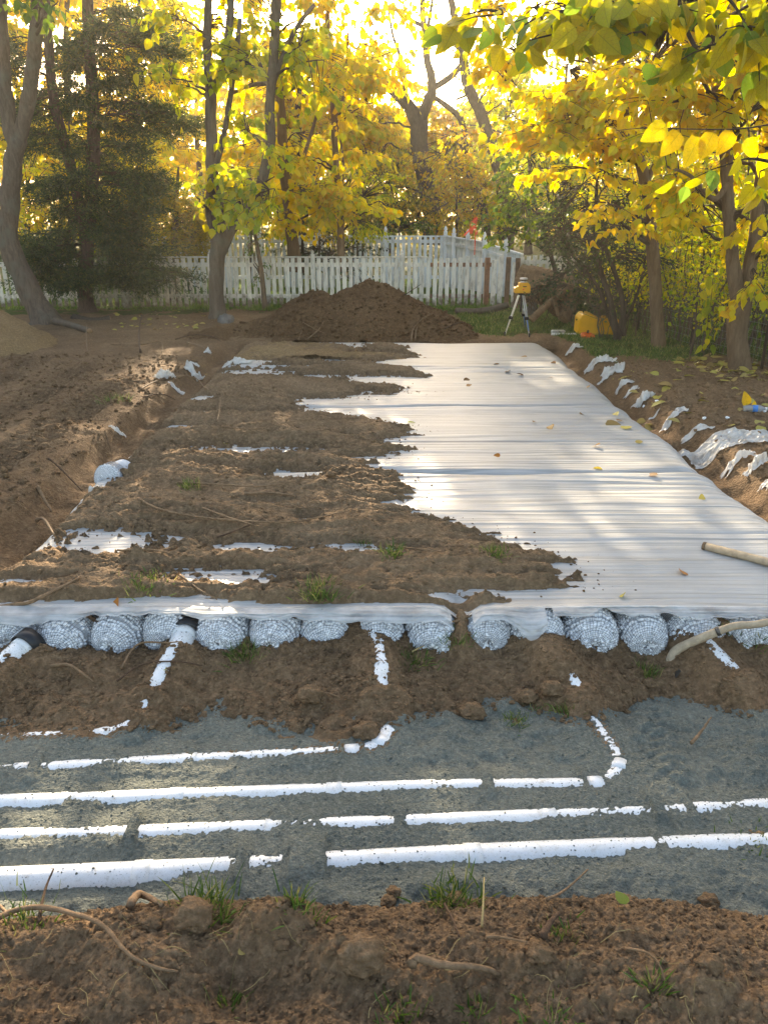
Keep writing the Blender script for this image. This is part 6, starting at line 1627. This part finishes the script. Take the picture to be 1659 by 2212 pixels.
# ================================================================== clods and crumbs
def spots(n, xr, yr, ok=None):
    x = RNG.uniform(*xr, n); y = RNG.uniform(*yr, n)
    if ok is not None:
        m = ok(x, y); x, y = x[m], y[m]
    return x, y
def crumbs(name, label, n, xr, yr, zf, s0, s1, mat, ok=None, sub=0, pw=3.0):
    x, y = spots(n, xr, yr, ok); z = zf(x, y)
    s = s0 + (s1 - s0) * RNG.uniform(0, 1, len(x)) ** pw
    mb = MB(); q = np.stack([x, y, z + s * .25], -1); big = s > s0 + .5 * (s1 - s0)
    lumps(mb, q[~big], s[~big], 0, .2, .8)
    if big.any(): lumps(mb, q[big], s[big], sub, .2, .8)
    V = np.concatenate(mb.V)
    link(name, mb.mesh(name, (0, 0, 0), sub == 0), mat, None, label=label, category='soil', kind='stuff')
crumbs('soil_crumbs', 'loose soil crumbs over the foreground mound', 9500, (-1.25, 1.25), (1.15, 1.85), FG, .0018, .010, M['soil'], lambda x, y: y < np.interp(x, _FE[:, 0], _FE[:, 1]) + .04, 1, 4.0)
crumbs('soil_crumbs', 'loose crumbs over the brown soil before the bundles', 7500, (-1.95, 1.95), (2.75, 3.36), lambda x, y: np.maximum(D(x, y), S(x, y)), .0025, .013, M['soil'], lambda x, y: y > np.interp(x, _E[:, 0], _E[:, 1]) - .05 * RNG.uniform(0, 1, len(x)), 1, 3.6)
crumbs('soil_crumbs', 'loose crumbs scattered over the thrown soil on the fabric', 9000, (-2.15, 1.4), (3.5, 9), C, .003, .014, M['soil_cover'], lambda x, y: cover_t(x, y) > -.02 + .02 * RNG.uniform(0, 1, len(x)), 1, 4.0)
crumbs('soil_crumbs', 'loose crumbs over the trodden left yard', 4500, (-5.5, -2.5), (4, 11), YD, .005, .03, M['soil_dry'], None, 0, 3.5)
crumbs('soil_crumbs', 'loose crumbs over the right bank', 3000, (2.8, 4.6), (5, 10.5), YD, .005, .03, M['soil'], None, 0, 3.5)
crumbs('soil_crumbs', 'lumps on the big dirt pile', 3000, (-2.5, 1.5), (12.4, 14), pile_z, .006, .04, M['soil_dark'], lambda x, y: pile_z(x, y) > .03, 0, 4)
crumbs('sand_grains', 'coarse grains on the grey sand', 5500, (-1.7, 1.7), (1.75, 2.9), S, .0015, .0055, M['sand'], None, 0, 3)
crumbs('dirt_specks', 'soil specks spilled along the edge of the white fabric', 16000, (-2.1, 1.7), (3.5, 9), SH, .0018, .010, M['soil'], lambda x, y: (cover_t(x, y) < 0) & (cover_t(x, y) > -.16 * RNG.uniform(0, 1, len(x)) ** 3), 0, 3)
def fibres(name, label, n, xr, yr, zf, mat, L0, L1, r, ok=None):
    x, y = spots(n, xr, yr, ok); mb = MB()
    for a, c in zip(x, y):
        L = RNG.uniform(L0, L1); th = RNG.uniform(0, 6.28); t = np.linspace(0, 1, 6)
        bend = RNG.normal() * .35
        px_ = a + L * t * math.cos(th) - bend * L * t * t * math.sin(th); py_ = c + L * t * math.sin(th) + bend * L * t * t * math.cos(th)
        z = zf(px_, py_) + .004 + RNG.uniform(0, .02) * np.sin(np.pi * t)
        mb.tube(np.stack([px_, py_, z], -1), np.linspace(r, r * .4, 6) * RNG.uniform(.6, 1.5), 3, False)
    link(name, mb.mesh(name), M[mat], None, label=label, category='rootlets', kind='stuff')
P_ = []; S_ = []
for pp in PIPES.values():                        # grains that stayed lying on the pipes
    k = RNG.integers(3, len(pp['P']) - 3, 420); q = pp['P'][k]; t = unit(pp['P'][k + 2] - pp['P'][k - 2]); sd = unit(np.cross(t, [0, 0, 1.0]))
    a = RNG.normal(size=420) * .55; q = q + pp['r'] * (np.sin(a)[:, None] * sd + np.cos(a)[:, None] * np.array([0, 0, 1.0])); P_.append(q); S_.append(.0012 + .0032 * RNG.uniform(0, 1, 420) ** 3)
mb = MB(); lumps(mb, np.concatenate(P_), np.concatenate(S_), 0, .2); link('sand_grains', mb.mesh('sand_grains'), M['sand'], None, label='grey sand grains lying on the white pipes', category='sand', kind='stuff')
fibres('root_fibres', 'fine rootlets strewn over the thrown soil', 320, (-2.1, 1.3), (3.5, 9), C, 'root', .05, .28, .0022, lambda x, y: cover_t(x, y) > .02)
fibres('root_fibres', 'fine rootlets strewn over the soil before the bundles', 150, (-1.9, 1.9), (2.9, 3.34), D, 'root', .03, .14, .0016)
fibres('root_fibres', 'fine rootlets and straw strewn over the foreground mound', 130, (-1.1, 1.1), (1.1, 1.62), FG, 'straw', .02, .11, .0010)
fibres('root_fibres', 'rootlets and straw over the trodden left yard', 260, (-5.2, -2.5), (4.2, 11), YD, 'root', .06, .4, .004)
fibres('root_fibres', 'twigs and straw over the right bank', 160, (2.85, 4.5), (5, 10), YD, 'root', .05, .3, .003)
def clod(px, py, s, label, mat='soil', flat=.8):
    c = ON(px, py); c[2] += s * .4; mb = MB()
    tv, tf = ICO[3]
    d = tv * s * (1 + .22 * perlin(tv[:, :1] * 1.7 + px, tv[:, 1:2] * 1.7 + tv[:, 2:] * 1.3, 500 + int(px) % 50) + .10 * perlin(tv[:, :1] * 5, tv[:, 1:2] * 5 + tv[:, 2:] * 4, 501) + .04 * perlin(tv[:, :1] * 14, tv[:, 1:2] * 14 + tv[:, 2:] * 9, 503)) * np.array([1.15, 1, flat])
    mb.add(c + d, None, tf); mb.thing('clod', M[mat], label, 'clod')
for a in [(1050, 1362, .055, 'upright soil clod against the bundles at the torn fabric'), (850, 1932, .022, 'round clod pair top at the near sand edge'), (838, 1952, .022, 'round clod lying on the near sand edge in the middle'), (1530, 1952, .028, 'round brown clod on the near sand edge at the right'), (1258, 1952, .018, 'brown clod on the near sand edge beside a pale leaf'),
          (670, 1508, .05, 'big flat clod in the middle of the brown soil'), (790, 1588, .05, 'shaggy sod clod at the sand edge above the bend'), (1190, 1495, .045, 'large dark clod left of the exposed pipe patch'), (1020, 1545, .05, 'rooty clod at the sand edge'), (1140, 1510, .04, 'rounded clod beside the rooty one'), (420, 1990, .05, 'sod clod hanging over the near sand edge'),
          (330, 2000, .025, 'knobbly clod on the foreground slope'), (610, 2045, .018, 'pebble like clod pair in the foreground'), (1165, 2068, .03, 'half buried smooth clod in the right foreground'), (780, 2075, .055, 'broad smooth clod in the middle foreground'), (1530, 2090, .03, 'dark crusted clod at the lower right'), (715, 1028, .03, 'dark clod lying on the thrown soil'), (1400, 1480, .03, 'clod left of the shovel hole'), (705, 2015, .016, 'small round clod in the foreground'), (1350, 2190, .025, 'round clod at the bottom right')]:
    clod(*a)

# ================================================================== fallen leaves and ground grass
def fallen(px, py, size, mat, label, group=None, curl=.5):
    c = ON(px, py, .012)
    a = RNG.uniform(0, 6.28); d = np.array([math.cos(a), math.sin(a), RNG.normal() * .15]); d = unit(d)
    nn = np.array([RNG.normal() * curl, RNG.normal() * curl, 1.0]); nn = unit(nn - d * nn.dot(d))
    leaf_obj(c, d, np.cross(nn, d), nn, size, M[mat], None, 'fallen_leaf', label=label, category='leaf', group=group)
for px, py, s, mt, lab in [(1475, 1244, .075, 'leaf_rust', 'rust orange leaf on the fabric below the tool pole'), (250, 1300, .075, 'leaf_rust', 'rust orange leaf on the front fabric hem at the left'), (1080, 987, .05, 'leaf_rust', 'small orange leaf in the middle of the fabric'),
                           (1187, 922, .10, 'leaf_brown', 'curled brown leaf with stem in the middle of the fabric'), (1258, 897, .07, 'leaf_brown', 'small brown leaf right of the curled stemmed leaf'), (1282, 967, .07, 'leaf_brown', 'dark crumpled leaf on the right half of the fabric'), (1380, 961, .08, 'leaf_dead', 'yellow leaf on the right half of the fabric'), (1330, 910, .07, 'leaf_brown', 'tan leaf close to the right fabric edge'), (1154, 912, .05, 'leaf_brown', 'tiny leaf left of the curled stemmed leaf'),
                           (1420, 1028, .09, 'leaf_brown', 'dark red brown leaf at the fabric fold'), (1300, 1017, .07, 'leaf_dead', 'pale tan leaf lying in the fabric fold'), (1520, 1076, .06, 'leaf_dead', 'small yellow leaf by the right fabric edge'), (1345, 1287, .05, 'leaf_dead', 'pale curled leaf by the front fabric edge'),
                           (1012, 820, .09, 'leaf_brown', 'brown leaf upper left of the bare fabric'), (1015, 832, .08, 'leaf_brown', 'brown leaf just below the upper left one'), (1078, 788, .09, 'leaf_brown', 'thin tan leaf far up the fabric'), (1100, 803, .09, 'leaf_brown', 'leaf below the thin tan leaf far up the fabric'), (1130, 813, .08, 'leaf_brown', 'leaf right of centre far up the fabric'), (1190, 817, .07, 'leaf_brown', 'leaf at the right far up the fabric'), (1138, 772, .08, 'leaf_brown', 'farthest small leaf on the fabric'), (1200, 786, .07, 'leaf_brown', 'far leaf near the right corner of the fabric'), (1272, 838, .07, 'leaf_brown', 'leaf near the right edge, half way up the fabric'),
                           (1350, 1960, .05, 'leaf_gr', 'pale green leaf on the near sand edge at the right'), (515, 2072 - 10, .03, 'leaf_dead', 'small pale leaf fragment in the foreground soil'), (350, 1450, .03, 'leaf_yg', 'tiny green leaf on the soil beside the collared pipe'), (490, 962, .05, 'leaf_y', 'small orange leaf on the thrown soil'), (880, 915, .07, 'leaf_yg', 'yellow green leaf at the edge of the thrown soil')]:
    fallen(px, py, s, mt, lab)
# two bright leaves standing up near the bottle
for px, py, tx in ((1612, 862, -.25), (1622, 884, .15)):
    c = AY(px, py + 14, ON(1618, 890)[1]); d = unit(np.array([tx, 0, 1.0])); nn = unit(np.array([.2, -1, .1])); nn = unit(nn - d * nn.dot(d))
    leaf_obj(c, d, np.cross(nn, d), nn, .13, M['leaf_y'], None, 'fallen_leaf', label='upright bright yellow leaf just %s the water bottle' % ('left above' if tx < 0 else 'over'), category='leaf')
for k in range(150):                             # litter under the twin trunk
    px = RNG.uniform(1440, 1659); py = 772 + (px - 1440) * .16 + RNG.normal() * 14
    if k > 110: px = RNG.uniform(1300, 1659); py = RNG.uniform(800, 930)
    zone = ('left of the hanging vine', 'between the hanging vine and the twin trunk', 'at the foot of the twin trunk')[0 if px < 1510 else 1 if px < 1570 else 2]
    far_ = 'on the upper bank' if py < 850 else 'around the large torn fabric piece'
    if k <= 110: fallen(px, py, RNG.uniform(.07, .16), 'leaf_dead', 'pale yellow fallen leaf in the litter ' + zone, 'fallen leaves ' + zone, .35)
    else: fallen(px, py, RNG.uniform(.07, .16), 'leaf_dead', 'stray yellow fallen leaf on bare soil ' + far_, 'stray fallen leaves ' + far_, .35)
for k in range(70):
    px = RNG.uniform(230, 480); py = RNG.uniform(672, 715)
    fallen(px, py, RNG.uniform(.06, .12), 'leaf_dead' if k % 3 else 'leaf_brown', 'faded fallen leaf in the litter between cedar and slender tree', 'fallen leaves before the fence', .3)
# white foam crumbs on the right bank
for k, (px, py) in enumerate(((1390, 880), (1570, 905), (1575, 938), (1590, 937), (1612, 935), (1520, 905), (1650, 890), (1418, 868))):
    c = ON(px, py, .01); mb = MB(); lumps(mb, np.array([c]), .018, 1, .15); mb.thing('foam_crumb', M['bead'], 'white foam crumb dropped on the right bank', 'foam crumb', 'foam crumbs on the right bank')

def grass_area(name, label, n, xr, yr, ok, zf, h, mat, w=.005):
    x, y = spots(n, xr, yr, ok); m = len(x)
    p = np.stack([x, y, zf(x, y) - .005], -1)
    d = unit(np.stack([RNG.normal(size=m) * .5, RNG.normal(size=m) * .5, np.ones(m)], -1)); sd = unit(np.cross(d, RNG.normal(size=(m, 3))))
    L = h * RNG.uniform(.4, 1.2, m); t = np.array([0, 0, .55, .55, 1]); s = np.array([.5, -.5, -.4, .4, 0])
    V = p[:, None] + L[:, None, None] * t[None, :, None] * d[:, None] + w * s[None, :, None] * sd[:, None]
    V[:, 4, 2] -= L * .2
    o = (np.arange(m) * 5)[:, None]
    me = make_mesh(name, V.reshape(-1, 3), [np.array([0, 1, 2, 3])[None] + o, np.array([3, 2, 4])[None] + o], False)
    link(name, me, M[mat], None, label=label, category='grass', kind='stuff')
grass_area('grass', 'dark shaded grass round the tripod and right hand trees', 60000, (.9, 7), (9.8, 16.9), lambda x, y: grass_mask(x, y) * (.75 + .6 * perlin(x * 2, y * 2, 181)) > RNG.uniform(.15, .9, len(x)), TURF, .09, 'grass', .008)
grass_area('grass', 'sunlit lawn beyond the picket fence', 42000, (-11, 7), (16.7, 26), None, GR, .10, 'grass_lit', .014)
grass_area('grass', 'green grass fringe along the foot of the picket fence', 3600, (-4.2, 2.4), (16.6, 17.5), lambda x, y: perlin(x * .8, y, 183) > -.1 + .3 * (y < 16.9), lambda x, y: x * 0 + .02, .16, 'grass_lit', .012)

# ================================================================== warm haze, added largely to stand in for lens flare glow
mb = MB().box((0, 42, 7.3), (250, 184, 17.8))
hz_o = link('haze', mb.mesh('haze', (0, 0, 0), False), None, None, label='thin warm haze over yard and wood, added largely for the lens flare glow', category='haze', kind='stuff')
n_ = N('flare glow haze'); pv = n_.n('ShaderNodeVolumePrincipled')
pv.inputs['Color'].default_value = (1.0, 0.93, 0.80, 1); pv.inputs['Density'].default_value = 0.0013; pv.inputs['Anisotropy'].default_value = 0.55
n_.l(pv.outputs[0], n_.out.inputs['Volume']); hz_o.data.materials.append(n_.m)
